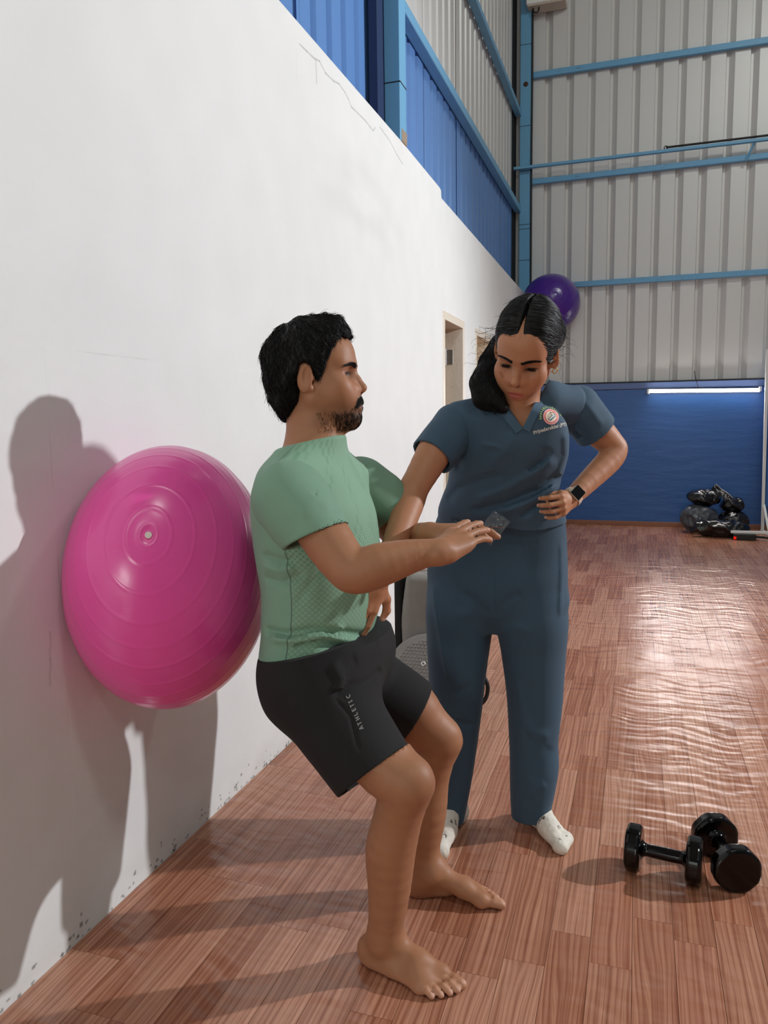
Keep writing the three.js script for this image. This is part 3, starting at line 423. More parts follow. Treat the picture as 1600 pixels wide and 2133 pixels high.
// a head in its own frame: y = 0 at the eyes, z forward, x to its own left; metres
function headParts(o) {
  const jw = o.jaw ?? 1, two = (f) => [-1, 1].map(f).flat();
  const base = group([ell([0, 0.036, -0.006], [0.073, 0.085, 0.096], 0.02), ell([0, 0.04, 0.05], [0.056, 0.05, 0.043], 0.03), ell([0, -0.032, 0.026], [0.06 * jw, 0.072, 0.058], 0.025),
    ...two((s) => [cap([s * 0.052 * jw, -0.05, 0.0], [s * 0.02 * jw, -0.1, 0.066], 0.021, 0.015, 0.025), ball([s * 0.043, -0.03, 0.058], 0.0235, 0.03), ell([s * 0.03, -0.052, 0.066], [0.022, 0.026, 0.022], 0.03), cap([s * 0.012, 0.0185, 0.085], [s * 0.043, 0.022, 0.0665], 0.0105, 0.0085, o.brow ?? 0.014)]),
    ell([0, -0.062, 0.07 + 0.8 * (o.mouthZ ?? 0)], [0.03, 0.03, 0.027], 0.03), ball([0, -0.103, 0.0745 + (o.chinZ ?? 0)], 0.0185, 0.022), cap([0, -0.105, 0.05], [0, -0.09, 0.01], 0.02, 0.035, 0.04)], 0.02);
  let f = base; for (const s of [-1, 1]) f = minus(f, ell([s * 0.031, -0.001, 0.094], [0.019, 0.0125, 0.017]), 0.016);
  const lid = (s) => { const upper = ball([s * 0.0315, 0, 0.0655], 0.0142, 0.004), slit = ell([s * 0.0318, o.slitY ?? -0.002, 0.081], [0.0138, o.slit ?? 0.0042, 0.012], 0, [0, 0, s * 0.08]); return minus(upper, slit, 0.0015); };
  f = group([f, { ...lid(-1), k: 0.006 }, { ...lid(1), k: 0.006 }], 0.02);
  const nl = o.nose ?? 1;
  const nose = group([chain([[0, 0.008, 0.084, 0.0075], [0, -0.014, 0.098, 0.0085], [0, -0.033, 0.094 + 0.014 * nl, 0.0108]], 0, 0.008), ...two((s) => [ball([s * 0.0135, -0.037, 0.094], 0.0088, 0.008), cap([s * 0.006, 0.0, 0.083], [s * 0.014, -0.032, 0.086], 0.005, 0.008, 0.012)])], 0.014);
  let g = group([f, nose], 0.02); for (const s of [-1, 1]) g = minus(g, ell([s * 0.0068, -0.0465, 0.1], [0.0042, 0.0045, 0.006]), 0.004);
  const open = o.open ?? 0.0016, mz = o.mouthZ ?? 0, lips = placed(group([chain([[-0.0235, -0.0705, 0.079, 0.0028], [-0.009, -0.066, 0.0925, 0.0052], [0, -0.0672, 0.0945, 0.0046], [0.009, -0.066, 0.0925, 0.0052], [0.0235, -0.0705, 0.079, 0.0028]], 0, 0.003), chain([[-0.022, -0.0712, 0.079, 0.0028], [-0.009, -0.0778 - open, 0.0905, 0.0058], [0.009, -0.0778 - open, 0.0905, 0.0058], [0.022, -0.0712, 0.079, 0.0028]], 0.003, 0.003)], 0.009), new THREE.Matrix4().makeTranslation(0, 0, mz));
  g = group([g, lips], 0.02); g = minus(g, chain([[-0.0215, -0.0712, 0.088 + mz, 0.0012], [0, -0.0718 - open * 0.5, 0.103 + mz, open + 0.0006], [0.0215, -0.0712, 0.088 + mz, 0.0012]], 0, 0.002), 0.003);
  const ears = two((s) => [minus(ell([s * 0.0765, -0.006, -0.012], [0.0085, 0.033, 0.0195], 0.006, [0.15, s * 0.42, 0]), ell([s * 0.0865, -0.001, -0.008], [0.0085, 0.021, 0.0105], 0, [0.15, s * 0.42, 0]), 0.005), ball([s * 0.0735, -0.031, -0.003], 0.0088, 0.008), ell([s * 0.0735, -0.007, 0.005], [0.005, 0.007, 0.0045], 0.004)]);
  return [{ ...g, r: 0.16 }, ...ears];
}
function headColour(o, skin) { // local point -> linear colour
  const lip = o.lip, sh = o.dark;
  return (x, y, z, n) => {
    let c = skin; const m = 1 + 0.1 * n; c = [c[0] * m, c[1] * m, c[2] * m];
    const ax = Math.abs(x);
    if (z > 0.03) {
      c = mix3(c, [c[0] * 1.06, c[1] * 0.86, c[2] * 0.82], 0.5 * Math.exp(-Math.pow((ax - 0.04) / 0.022, 2) - Math.pow((y + 0.03) / 0.02, 2)));
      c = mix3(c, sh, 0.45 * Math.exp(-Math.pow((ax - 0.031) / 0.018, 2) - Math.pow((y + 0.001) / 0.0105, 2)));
      const my = -0.0712 - (y < -0.0712 ? 1 : 0) * 0, lw = 0.0235; if (ax < lw && z > 0.07) { const top = 0.0085 * (1 - Math.pow(ax / lw, 2)), bot = (0.0125 + (o.open ?? 0.0016)) * (1 - Math.pow(ax / lw, 2)), d = y > -0.0712 ? (y + 0.0712) / top : (-0.0712 - y) / bot; c = mix3(c, lip, 0.85 * sst(1.15, 0.75, d)); }
      c = mix3(c, [0.03, 0.012, 0.01], sst(0.0028, 0.0006, Math.abs(y + 0.0716 + (o.open ?? 0.0016) * 0.5) - (o.open ?? 0.0016) * 0.6) * (ax < 0.021 && z < 0.0945 + (o.mouthZ ?? 0) && z > 0.07 ? 1 : 0) * 0.9);
      const sl = o.slit ?? 0.0042, ey = (y - (o.slitY ?? -0.002)) - (x < 0 ? -1 : 1) * (ax - 0.0318) * 0.08, q = Math.hypot((ax - 0.0318) / 0.0152, ey / (sl + 0.002)); if (z > 0.06) c = mix3(c, [0.012, 0.009, 0.008], 0.95 * sst(1.25, 0.85, q) * (ey > -sl * 0.4 ? 1 : 0.45));
      c = mix3(c, [0.05, 0.02, 0.015], 0.7 * Math.exp(-Math.pow((ax - 0.0068) / 0.0035, 2) - Math.pow((y + 0.0455) / 0.0028, 2)));
    }
    return o.extra ? o.extra(c, x, y, z) : c;
  };
}
function eyeballs(M, look, parent) { for (const s of [-1, 1]) { const g = new THREE.SphereGeometry(0.0124, 28, 20), p = g.attributes.position, C = [], L = V(look).normalize(); for (let i = 0; i < p.count; i++) { const v = new THREE.Vector3().fromBufferAttribute(p, i).normalize(), a = Math.acos(clamp(v.dot(L), -1, 1)); C.push(...(a < 0.2 ? [0.004, 0.004, 0.004] : a < 0.5 ? [0.035, 0.017, 0.009] : [0.62, 0.57, 0.53])); } g.setAttribute('color', new THREE.Float32BufferAttribute(C, 3)); g.translate(s * 0.0315, 0, 0.0655); g.applyMatrix4(M); part('eye', g, phys(0xffffff, 0.15, { vertexColors: true }), parent); } }
// strands walked along a surface: root points, a flow direction and a field to hug
function walkStrands(F, roots, flow, n, step, hug) { const e = 0.002; return roots.map((r) => { const pts = [], p = r.p.clone(); const L = n + Math.floor((r.v ?? 0) * 4); for (let i = 0; i <= L; i++) { pts.push(p.clone()); const g = new THREE.Vector3(F.f(p.x + e, p.y, p.z) - F.f(p.x - e, p.y, p.z), F.f(p.x, p.y + e, p.z) - F.f(p.x, p.y - e, p.z), F.f(p.x, p.y, p.z + e) - F.f(p.x, p.y, p.z - e)).normalize(); const d = flow(p, r, i); d.addScaledVector(g, -d.dot(g)).normalize(); p.addScaledVector(d, step); const t = hug(i / L, r) - F.f(p.x, p.y, p.z); p.addScaledVector(g, clamp(t, -0.004, 0.004)); } pts.r = r.w ?? 1; return pts; }); }
function pickRoots(geo, count, rand, ok) { const P = geo.attributes.position, cand = []; for (let i = 0; i < P.count; i++) { const p = new THREE.Vector3().fromBufferAttribute(P, i); if (!ok || ok(p)) cand.push(p); } const out = []; for (let k = 0; k < count && cand.length; k++) out.push({ p: cand[Math.floor(rand() * cand.length)].clone(), a: rand(), b: rand(), v: rand(), w: 0.7 + rand() * 0.7 }); return out; }
// a hand: x to the fingers, y out of its back, z to the thumb
function hand(W, D, N, right, s, curls, spread = [0.1, 0.02, -0.06, -0.16], thumb = [0.3, 0.1]) {
  const d = V(D).normalize(), n = V(N); n.addScaledVector(d, -n.dot(d)).normalize(); const t = right ? n.clone().cross(d) : d.clone().cross(n);
  const M4 = new THREE.Matrix4().makeBasis(d, n, t).scale(new THREE.Vector3(s, s, s)).setPosition(...W);
  const mcp = [[0.088, 0.001, 0.029], [0.092, 0.004, 0.0085], [0.087, 0.002, -0.0125], [0.078, -0.003, -0.0315]], len = [[0.042, 0.025, 0.02], [0.047, 0.03, 0.021], [0.043, 0.028, 0.021], [0.033, 0.021, 0.018]], rad = [0.0094, 0.0096, 0.009, 0.008], parts = [], nails = [];
  const palm = [chain([[-0.012, 0, 0.0, 0.0235], [0.0, 0, 0.0, 0.023], [0.03, 0, 0.004, 0.019]], 0.015), ...mcp.map((m, i) => cap([0.012, -0.001, m[2] * 0.5], [m[0] - 0.004, m[1] - 0.002, m[2]], 0.0145, rad[i] + 0.0022, 0.016)), cap([0.018, -0.009, 0.016], [0.05, -0.011, 0.034], 0.015, 0.012, 0.016), cap([0.015, -0.009, -0.016], [0.06, -0.008, -0.026], 0.014, 0.011, 0.016)];
  const P = group(palm, 0.012);
  const fs = mcp.map((m, i) => { let p = m.slice(), a = 0; const pts = [[m[0] - 0.012, m[1] - 0.001, m[2] * 0.94, rad[i]]], sp = spread[i]; pts.push([...p, rad[i]]); for (let j = 0; j < 3; j++) { a += curls[i][j]; const L = len[i][j]; p = [p[0] + Math.cos(a) * L * Math.cos(sp), p[1] - Math.sin(a) * L, p[2] + Math.cos(a) * L * Math.sin(sp)]; pts.push([...p, rad[i] * [0.93, 0.86, 0.74][j]]); } nails.push([p[0] - Math.cos(a) * 0.002 + Math.sin(a) * rad[i] * 0.6, p[1] + Math.sin(a) * 0.002 + Math.cos(a) * rad[i] * 0.7, p[2]]); return chain(pts, 0.005, 0.003); });
  const th = [[0.02, -0.008, 0.022, 0.0135], [0.046, -0.012 - thumb[1] * 0.03, 0.036 + thumb[0] * 0.03, 0.0125], [0.074, -0.016 - thumb[1] * 0.07, 0.041 + thumb[0] * 0.055, 0.0108], [0.098, -0.018 - thumb[1] * 0.1, 0.04 + thumb[0] * 0.06, 0.0088]]; nails.push([th[3][0], th[3][1] + 0.006, th[3][2] + 0.002]);
  let F = { ...P }; const all = group([{ ...F, k: 0 }, ...fs.map((f) => ({ ...f, k: 0.005 })), chain(th, 0.01, 0.006)], 0.015);
  // fingers stay apart from one another: join each to the palm only
  const ev = (x, y, z) => { const p0 = P.f(x, y, z); let r = smin(p0, all.th.f(x, y, z), 0.01); for (const f of fs) r = Math.min(r, smin(p0, f.f(x, y, z), 0.006)); return r; }; all.th = chain(th, 0.01, 0.006);
  const prim = placed({ k: 0.012, c: all.c, r: all.r, f: ev }, M4);
  return { prim, M4, nails: nails.map((q) => V(q).applyMatrix4(M4)), s };
}
function foot(x, z, heading, medial, s) { // heading [dx, dz]; medial +1 / -1: side of the big toe in local z
  const f = V([heading[0], 0, heading[1]]).normalize(), M4 = new THREE.Matrix4().makeBasis(f, new THREE.Vector3(0, 1, 0), new THREE.Vector3(-f.z, 0, f.x)).scale(new THREE.Vector3(s, s, s)).setPosition(x, 0, z), m = medial;
  const e = [cap([-0.05, 0.034, 0], [-0.012, 0.09, 0], 0.034, 0.036, 0.03), cap([-0.052, 0.03, 0], [0.02, 0.03, -m * 0.01], 0.03, 0.026, 0.03), cap([0.0, 0.075, m * 0.002], [0.085, 0.043, m * 0.008], 0.033, 0.024, 0.03), cap([0.085, 0.042, m * 0.012], [0.138, 0.022, m * 0.026], 0.024, 0.02, 0.025), cap([-0.03, 0.026, -m * 0.012], [0.105, 0.015, -m * 0.034], 0.025, 0.014, 0.03), cap([0.138, 0.02, m * 0.024], [0.11, 0.013, -m * 0.036], 0.019, 0.013, 0.018), cap([0.09, 0.035, -m * 0.012], [0.12, 0.018, -m * 0.02], 0.02, 0.014, 0.03), ball([-0.002, 0.078, m * 0.031], 0.014, 0.02), ball([-0.01, 0.07, -m * 0.031], 0.013, 0.02)];
  const body = group(e, 0.02), T = [[[0.14, 0.019, m * 0.029, 0.0135], [0.172, 0.018, m * 0.0285, 0.0118], [0.196, 0.0135, m * 0.026, 0.0122]], [[0.14, 0.018, m * 0.008, 0.009], [0.172, 0.021, m * 0.008, 0.0082], [0.193, 0.0105, m * 0.007, 0.0086]], [[0.135, 0.016, -m * 0.008, 0.0085], [0.163, 0.0195, -m * 0.0095, 0.0078], [0.181, 0.0098, -m * 0.01, 0.008]], [[0.127, 0.014, -m * 0.023, 0.008], [0.15, 0.0175, -m * 0.026, 0.0074], [0.166, 0.009, -m * 0.027, 0.0077]], [[0.115, 0.012, -m * 0.037, 0.008], [0.134, 0.0155, -m * 0.041, 0.0072], [0.148, 0.0088, -m * 0.042, 0.0078]]].map((t) => chain(t, 0.006, 0.004));
  const bb = bound([...e, ...T]); const prim = placed({ k: 0.03, ...bb, f(x, y, z) { const b = body.f(x, y, z); let r = b; for (const t of T) r = Math.min(r, smin(b, t.f(x, y, z), 0.008)); return Math.max(r, 0.0008 - y); } }, M4);
  return { prim, M4, nails: [[0.201, 0.0235, m * 0.027], [0.198, 0.017, m * 0.007], [0.186, 0.0155, -m * 0.01], [0.171, 0.0145, -m * 0.027], [0.153, 0.0145, -m * 0.042]].map((q) => V(q).applyMatrix4(M4)) };
}
// folds: [points, depth, half width]; measured across the line of sight `view`, on its near side only
function foldPost(folds, view) {
  const v = V(view).normalize(), R = new THREE.Vector3(0, 1, 0).cross(v).normalize(), U = v.clone().cross(R);
  const segs = []; for (const [pts, amp, w] of folds) { const q = pts.map((p) => [V(p).dot(R), V(p).dot(U), V(p).dot(v)]); for (let i = 1; i < q.length; i++) segs.push([q[i - 1], q[i], amp, w, i === 1, i === q.length - 1]); }
  return (x, y, z) => { const a = x * R.x + y * R.y + z * R.z, b = x * U.x + y * U.y + z * U.z, c = x * v.x + y * v.y + z * v.z; let s = 0; for (const [p, q, amp, w, first, lastS] of segs) { const dx = q[0] - p[0], dy = q[1] - p[1]; let t = ((a - p[0]) * dx + (b - p[1]) * dy) / (dx * dx + dy * dy); if ((t < 0 && !first) || (t > 1 && !lastS)) { if (t < -0.05 || t > 1.05) continue; } const tc = clamp(t); const d = Math.hypot(a - p[0] - dx * tc, b - p[1] - dy * tc); if (d > w * 2.6) continue; const near = sst(0.24, 0.12, c - mix(p[2], q[2], tc)); if (near <= 0) continue; const fade = (first ? sst(-0.02, 0.35, t) : 1) * (lastS ? sst(1.02, 0.65, t) : 1); const e = amp * Math.exp(-d * d / w / w) * fade * near; if (Math.abs(e) > Math.abs(s)) s = e; } return s; };
}
// keeps a limb under its clothing: clipped to the garment (less 7 mm) on the covered side, where q < 0
const under = (e, garment, q, gap = 0.007) => ({ ...e, f: (x, y, z) => Math.max(e.f(x, y, z), Math.min(garment(x, y, z) + gap, -q(x, y, z))) });
const planeCut = (p, n) => { const N = V(n).normalize(), k = N.dot(V(p)); return (x, y, z) => N.x * x + N.y * y + N.z * z - k; }; // keeps the side against n
const skinMat = () => phys(0xffffff, 0.54, { specularIntensity: 0.8, vertexColors: true, sheen: 0.15, sheenRoughness: 0.5, sheenColor: new THREE.Color(0.9, 0.75, 0.65) });
const hairMat = phys(new THREE.Color(0.0065, 0.0055, 0.0055), 0.5, { specularIntensity: 0.4 });
const weave = tex(128, 128, (u, v, i, j) => grey(0.5 + 0.3 * (((i >> 1) + (j >> 1)) & 1 ? 1 : -1) * 0.6 + 0.3 * noise(u * 40, v * 40)), false, 40, 40);
const inv = (M4) => { const e = M4.clone().invert().elements; return (x, y, z) => [e[0] * x + e[4] * y + e[8] * z + e[12], e[1] * x + e[5] * y + e[9] * z + e[13], e[2] * x + e[6] * y + e[10] * z + e[14]]; };
const curve = (T) => (x) => { let i = 0; while (i < T.length - 2 && x > T[i + 1][0]) i++; return mix(T[i][1], T[i + 1][1], sst(0, 1, (x - T[i][0]) / (T[i + 1][0] - T[i][0]))); };

// ---------------------------------------------------------------- the man leaning back on the pink ball
{
  const man = thing('person', 'man in a green shirt and black shorts half squatting barefoot against the pink ball', 'person', [0.72, 0, -1.69]);
  const view = [-0.38, -0.08, -0.92];
  const HM = basis([0.5377, 1.3604, -1.7], [0.945, 0.06, -0.29], [-0.04, 1, 0], 1.03), HI = inv(HM);
  const trunkRows = [
    [1.2169, 0.5425, -1.69, 0.075, 0.0626], [1.1873, 0.5289, -1.69, 0.115, 0.0717], [1.1448, 0.5244, -1.69, 0.165, 0.1027], [1.0987, 0.5278, -1.69, 0.185, 0.1198], [1.0467, 0.5361, -1.69, 0.19, 0.1339], [0.9885, 0.5407, -1.69, 0.185, 0.1396], [0.93, 0.5468, -1.69, 0.18, 0.1394], [0.8711, 0.5523, -1.69, 0.18, 0.1366], [0.8175, 0.5513, -1.69, 0.182, 0.1324], [0.763, 0.5435, -1.69, 0.186, 0.1269], [0.7077, 0.533, -1.69, 0.188, 0.12], [0.6396, 0.523, -1.69, 0.186, 0.1096], [0.6023, 0.5196, -1.69, 0.186, 0.1035]];
  const trunk = loft(trunkRows, [1, 0], 0.03);
  const inner = { ...trunk, f: (x, y, z) => trunk.f(x, y, z) + 0.014 };
  const shR = [0.5645, 1.1356, -1.5], elR = [0.7235, 0.9547, -1.425], wrR = [0.8941, 0.9882, -1.5], shL = [0.575, 1.11, -1.885], elL = [0.6833, 0.9281, -1.96], wrL = [0.7997, 0.987, -1.76];
  const handR = hand(wrR, [0.32, 0.27, -0.91], [0.05, 1, 0.42], true, 0.96, [[0.06, 0.1, 0.1], [0.1, 0.12, 0.1], [0.14, 0.14, 0.1], [0.16, 0.2, 0.12]], [0.06, 0.0, -0.05, -0.12], [0.05, 0.1]);
  const handL = hand(wrL, [0.93, 0.16, 0.05], [-0.15, 1, 0.12], false, 0.93, [[0.15, 0.35, 0.25], [0.15, 0.35, 0.25], [0.2, 0.4, 0.25], [0.25, 0.4, 0.25]], [0.1, 0.02, -0.06, -0.14], [0.5, 0.0]);
  const footR = foot(0.752, -1.556, [0.25, 0.062], -1, 0.9), footL = foot(0.788, -1.846, [0.216, -0.022], 1, 0.9);
  const hipR = [0.5501, 0.6843, -1.59], knR = [0.8063, 0.469, -1.515], hipL = [0.56, 0.69, -1.80], knL = [0.7897, 0.4241, -1.855];
  // garments first: the limbs inside them are kept under the cloth
  const yoke = [cap([0.5317, 1.1598, -1.69], [0.5452, 1.1162, -1.53], 0.06, 0.058, 0.03), cap([0.5317, 1.1598, -1.69], [0.575, 1.10, -1.86], 0.06, 0.056, 0.03), cap([0.5397, 1.2282, -1.69], [0.5332, 1.1713, -1.69], 0.069, 0.08, 0.03)];
  const slR = [[0.5646, 1.0908, -1.492], [0.638, 1.0177, -1.462], 0.078, 0.0735], slL = [[0.585, 1.085, -1.885], [0.672, 1.012, -1.935], 0.072, 0.066];
  const sR = [0.574, 0.6535, -1.575], eR = [0.7302, 0.4837, -1.532], sL = [0.557, 0.614, -1.8], eL = [0.7321, 0.495, -1.85];
  const pelvis = loft([[0.5305, 0.5396, -1.69, 0.13, 0.0833], [0.5931, 0.5491, -1.69, 0.178, 0.1302], [0.6555, 0.5613, -1.69, 0.192, 0.1544], [0.7105, 0.5662, -1.69, 0.19, 0.1554], [0.7501, 0.5644, -1.69, 0.18, 0.1458]], [1, 0], 0.04);
  const legR = cap(sR, eR, 0.114, 0.0955, 0.06), legL = cap(sL, eL, 0.108, 0.09, 0.03), along = (a, b, nn) => { const B = V(b), n = nn ? V(nn).normalize() : B.clone().sub(V(a)).normalize(); return (x, y, z) => (x - B.x) * n.x + (y - B.y) * n.y + (z - B.z) * n.z; };
  const inShort = (leg) => (x, y, z) => Math.min(leg.f(x, y, z), pelvis.f(x, y, z)), inSleeve = (sl) => { const c = cap(...sl, 0); return (x, y, z) => Math.min(c.f(x, y, z), trunk.f(x, y, z), yoke[0].f(x, y, z), yoke[1].f(x, y, z)); };
  const legs = [
    under(limb([[...hipR, 0.085], [...[0.6863, 0.5745, -1.545], 0.08], [...[0.7663, 0.5006, -1.525], 0.068], [...knR, 0.057], [...[0.7871, 0.3888, -1.528], 0.054], [...[0.7664, 0.3036, -1.537], 0.0565], [...[0.7591, 0.203, -1.545], 0.0485], [...[0.7461, 0.0958, -1.552], 0.0385], [0.746, 0.075, -1.556, 0.036]], 0.02), inShort(legR), along(sR, eR)), ball([0.8353, 0.4865, -1.505], 0.033, 0.045),
    under(limb([[...hipL, 0.085], [...[0.6817, 0.5682, -1.83], 0.078], [...[0.7553, 0.4742, -1.85], 0.066], [...knL, 0.056], [...[0.7696, 0.3206, -1.86], 0.0525], [...[0.7622, 0.2281, -1.856], 0.0535], [...[0.7533, 0.1344, -1.852], 0.045], [...[0.7485, 0.0611, -1.848], 0.037], [0.774, 0.075, -1.847, 0.035]], 0.02), inShort(legL), along(sL, eL)), ball([0.8193, 0.4322, -1.86], 0.032, 0.045)];
  const arms = [under(limb([[...shR, 0.056], [...[0.6542, 1.0283, -1.455], 0.053], [...[0.7095, 0.9708, -1.43], 0.0465], [...[0.7368, 0.9537, -1.428], 0.045], [...[0.7803, 0.9664, -1.445], 0.0445], [...[0.8331, 0.9806, -1.472], 0.0355], [...[0.873, 0.9877, -1.492], 0.0275], [...wrR, 0.025]], 0.012), inSleeve(slR), along(slR[0], slR[1], [0.42, -0.9, 0.1])),
    under(limb([[...shL, 0.055], [...elL, 0.044], [...[0.754, 0.9612, -1.86], 0.036], [...wrL, 0.0235]], 0.012), inSleeve(slL), along(slL[0], slL[1], [0.62, -0.78, -0.1]))];
  const neck = [cap([0.5349, 1.185, -1.69], [0.5534, 1.3004, -1.7], 0.066, 0.056, 0.03), cap([0.5307, 1.2135, -1.69], [0.5188, 1.3045, -1.7], 0.05, 0.05, 0.03)];
  const head = headParts({ slit: 0.0034, slitY: -0.0015, brow: 0.02, nose: 1.1, open: 0.0012, jaw: 1.1, mouthZ: 0.0075, chinZ: 0.007 }).map((e) => placed(e, HM));
  const F = field([inner, ...neck, ...head, ...arms, ...legs, handR.prim, handL.prim, footR.prim, footL.prim], null, 0.002);
  const skin = lin(164, 112, 80), skinPale = lin(196, 142, 112);
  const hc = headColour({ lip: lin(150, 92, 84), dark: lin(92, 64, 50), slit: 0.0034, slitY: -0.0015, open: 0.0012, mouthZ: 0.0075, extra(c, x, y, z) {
    const n = 0.5 + 0.5 * noise(x * 260, y * 260, z * 260), ax = Math.abs(x);
    const jaw = sst(-0.045, -0.085, y - 0.25 * (z - 0.05) * (z < 0.05 ? 1 : 0)) * sst(-0.03, 0.03, z) * sst(-0.125, -0.11, y); const chin = Math.exp(-Math.pow((y + 0.103) / 0.018, 2)) * sst(0.03, 0.07, z), mo = Math.exp(-Math.pow((y + 0.0565) / 0.006, 2)) * sst(0.027, 0.018, ax) * sst(0.06, 0.075, z), gt = Math.exp(-Math.pow((ax - 0.027) / 0.006, 2) - Math.pow((y + 0.075) / 0.018, 2)) * 0.4;
    const b = clamp(0.34 * jaw + 0.5 * chin + 0.9 * mo + gt * 0.7) * (0.65 + 0.5 * n); return mix3(c, [0.02, 0.014, 0.011], clamp(b)); } }, skin);
  const nailPts = [...handR.nails, ...handL.nails, ...footR.nails, ...footL.nails];
  const colour = (x, y, z, nx, ny, nz) => {
    const n = noise(x * 40, y * 40, z * 40) * 0.5 + noise(x * 160, y * 160, z * 160) * 0.35;
    if (y > 1.19) { const [a, b, c] = HI(x, y, z); if (b > -0.16) return hc(a, b, c, n); }
    let c = skin.map((v) => v * (1 + 0.1 * n));
    if (y < 0.12) { c = mix3(c, skinPale, 0.55 * sst(0.035, 0.004, y)); }
    for (const k of nailPts) { const d = Math.hypot(x - k.x, y - k.y, z - k.z); if (d < 0.03) { c = mix3(c, skinPale, 0.35 * sst(0.03, 0.008, d)); c = mix3(c, lin(214, 168, 148), 0.7 * sst(0.0075, 0.005, d)); } }
    if (y > 0.4 && y < 0.56) c = mix3(c, lin(112, 70, 50), 0.3 * Math.exp(-Math.pow(Math.hypot(x - 0.875, y - 0.49, z + 1.5) / 0.05, 2)));
    return c;
  };
  const H0 = V([0, 0.0, 0.02]).applyMatrix4(HM);
  const cut = (lo, hi, h) => netMesh(F, lo, hi, h, colour);
  const geo = joinIndexed([cut([0.3, -0.01, -2.1], [1.0, 1.19, -1.3], 0.0065), cut([H0.x - 0.15, 1.185, H0.z - 0.14], [H0.x + 0.16, H0.y + 0.16, H0.z + 0.14], 0.0024),
    cut([wrR[0] - 0.04, wrR[1] - 0.1, wrR[2] - 0.22], [wrR[0] + 0.2, wrR[1] + 0.12, -1.4], 0.0026), cut([wrL[0] - 0.03, wrL[1] - 0.09, wrL[2] - 0.1], [wrL[0] + 0.22, wrL[1] + 0.09, wrL[2] + 0.11], 0.0028),
    cut([0.64, -0.004, -1.65], [0.97, 0.12, -1.42], 0.0028), cut([0.68, -0.004, -1.93], [1.0, 0.12, -1.76], 0.003)]);
  part('body', geo, skinMat(), man);
  eyeballs(HM, [-0.05, -0.02, 1], man);

  // hair
  const line = curve([[0, 0.083], [0.5, 0.079], [0.85, 0.06], [1.08, 0.03], [1.2, 0.0], [1.3, -0.024], [1.42, -0.018], [1.5, 0.022], [1.8, 0.026], [1.98, 0.0], [2.15, -0.06], [2.5, -0.092], [3.2, -0.1]]);
  const hairEls = [ell([0, 0.042, -0.01], [0.085, 0.093, 0.102], 0.02), ell([0, 0.1, 0.045], [0.05, 0.032, 0.042], 0.03), ell([0, -0.015, -0.062], [0.066, 0.08, 0.043], 0.04)].map((e) => placed(e, HM));
  const hairF = field(hairEls, (d, x, y, z) => { const [a, b, c] = HI(x, y, z), ph = Math.atan2(Math.abs(a), c); const w = 0.0075 * noise(a * 30 + 3, b * 24, c * 30) + 0.0018 * noise(a * 90, b * 60, c * 90); return smax(d + w, (line(ph) - b + 0.006 * noise(a * 60, c * 60, 2)) * 0.75, 0.012); }, 0.03);
  const hairGeo = netMesh(hairF, [H0.x - 0.17, H0.y - 0.14, H0.z - 0.15], [H0.x + 0.15, H0.y + 0.17, H0.z + 0.15], 0.0034);
  const hair = part('hair', hairGeo, hairMat, man);
  const r = mulberry(12), crown = V([0.01, 0.125, -0.05]).applyMatrix4(HM);
  const roots = pickRoots(hairGeo, 2600, r);
  const st = walkStrands(hairF, roots, (p, q, i) => p.clone().sub(crown).normalize().add(new THREE.Vector3(0.5 * Math.sin(i * 0.9 + q.a * 6), -0.25 + 0.4 * Math.sin(i * 0.7 + q.b * 6), 0.5 * Math.cos(i * 0.8 + q.b * 6))), 8, 0.0052, (t, q) => 0.0008 + t * t * (q.b > 0.9 ? 0.013 : 0.0055));
  part('hair_strands', strandGeo(st, 0.0009), hairMat, man).userData.kind = 'stuff';
  // brows, moustache, beard stubble
  const skinRoots = (n, ok, rr) => pickRoots(geo, n, rr, (p) => { if (p.y < 1.2) return false; const l = HI(p.x, p.y, p.z); return ok(...l); });
  const dirL = (f) => (p, q, i) => { const l = HI(p.x, p.y, p.z); return V(f(l, q, i)).transformDirection(HM); };
  const brow = (x, y, z) => { const ax = Math.abs(x); const yc = 0.0168 + 0.0035 * Math.sin((ax - 0.01) / 0.036 * 3.0) - (ax < 0.02 ? 0.002 : 0); return z > 0.03 && ax > 0.008 && ax < 0.05 && Math.abs(y - yc) < 0.0048 * (1.2 - ax * 12); };
  part('eyebrows', strandGeo(walkStrands(F, skinRoots(420, brow, r), dirL((l, q) => [Math.sign(l[0]), 0.35 - Math.abs(l[0]) * 12, -0.3]), 3, 0.0028, (t) => 0.0009 + t * 0.001), 0.0008), hairMat, man).userData.kind = 'stuff';
  const must = (x, y, z) => { const ax = Math.abs(x); return z > 0.066 && ax < 0.03 && y < -0.0505 - ax * 0.22 && y > -0.0635 - ax * 0.42; };
  part('moustache', strandGeo(walkStrands(F, skinRoots(620, must, r), dirL((l, q) => [Math.sign(l[0]) * 0.9, -0.8, 0]), 3, 0.0025, (t) => 0.0008 + t * 0.0018), 0.0007), hairMat, man).userData.kind = 'stuff';
  const beard = (x, y, z) => { const ax = Math.abs(x); return (y < -0.088 && y > -0.126 && z > 0.045 && r() < 0.9) || (y < -0.07 + (ax > 0.04 ? -0.01 : 0) && y > -0.125 && z > 0.005 && r() < 0.22); };
  part('beard', strandGeo(walkStrands(F, skinRoots(1300, beard, r), dirL((l, q) => [q.a - 0.5, -1, 0.2]), 2, 0.0022, (t) => 0.0005 + t * 0.002), 0.00042), hairMat, man).userData.kind = 'stuff';

  // shirt
  const collar = planeCut([0.5354, 1.2067, -1.69], [-0.22, 0.96, 0]);
  const hem = planeCut([0.5042, 0.6236, -1.69], [-0.16, -1, 0.0]);
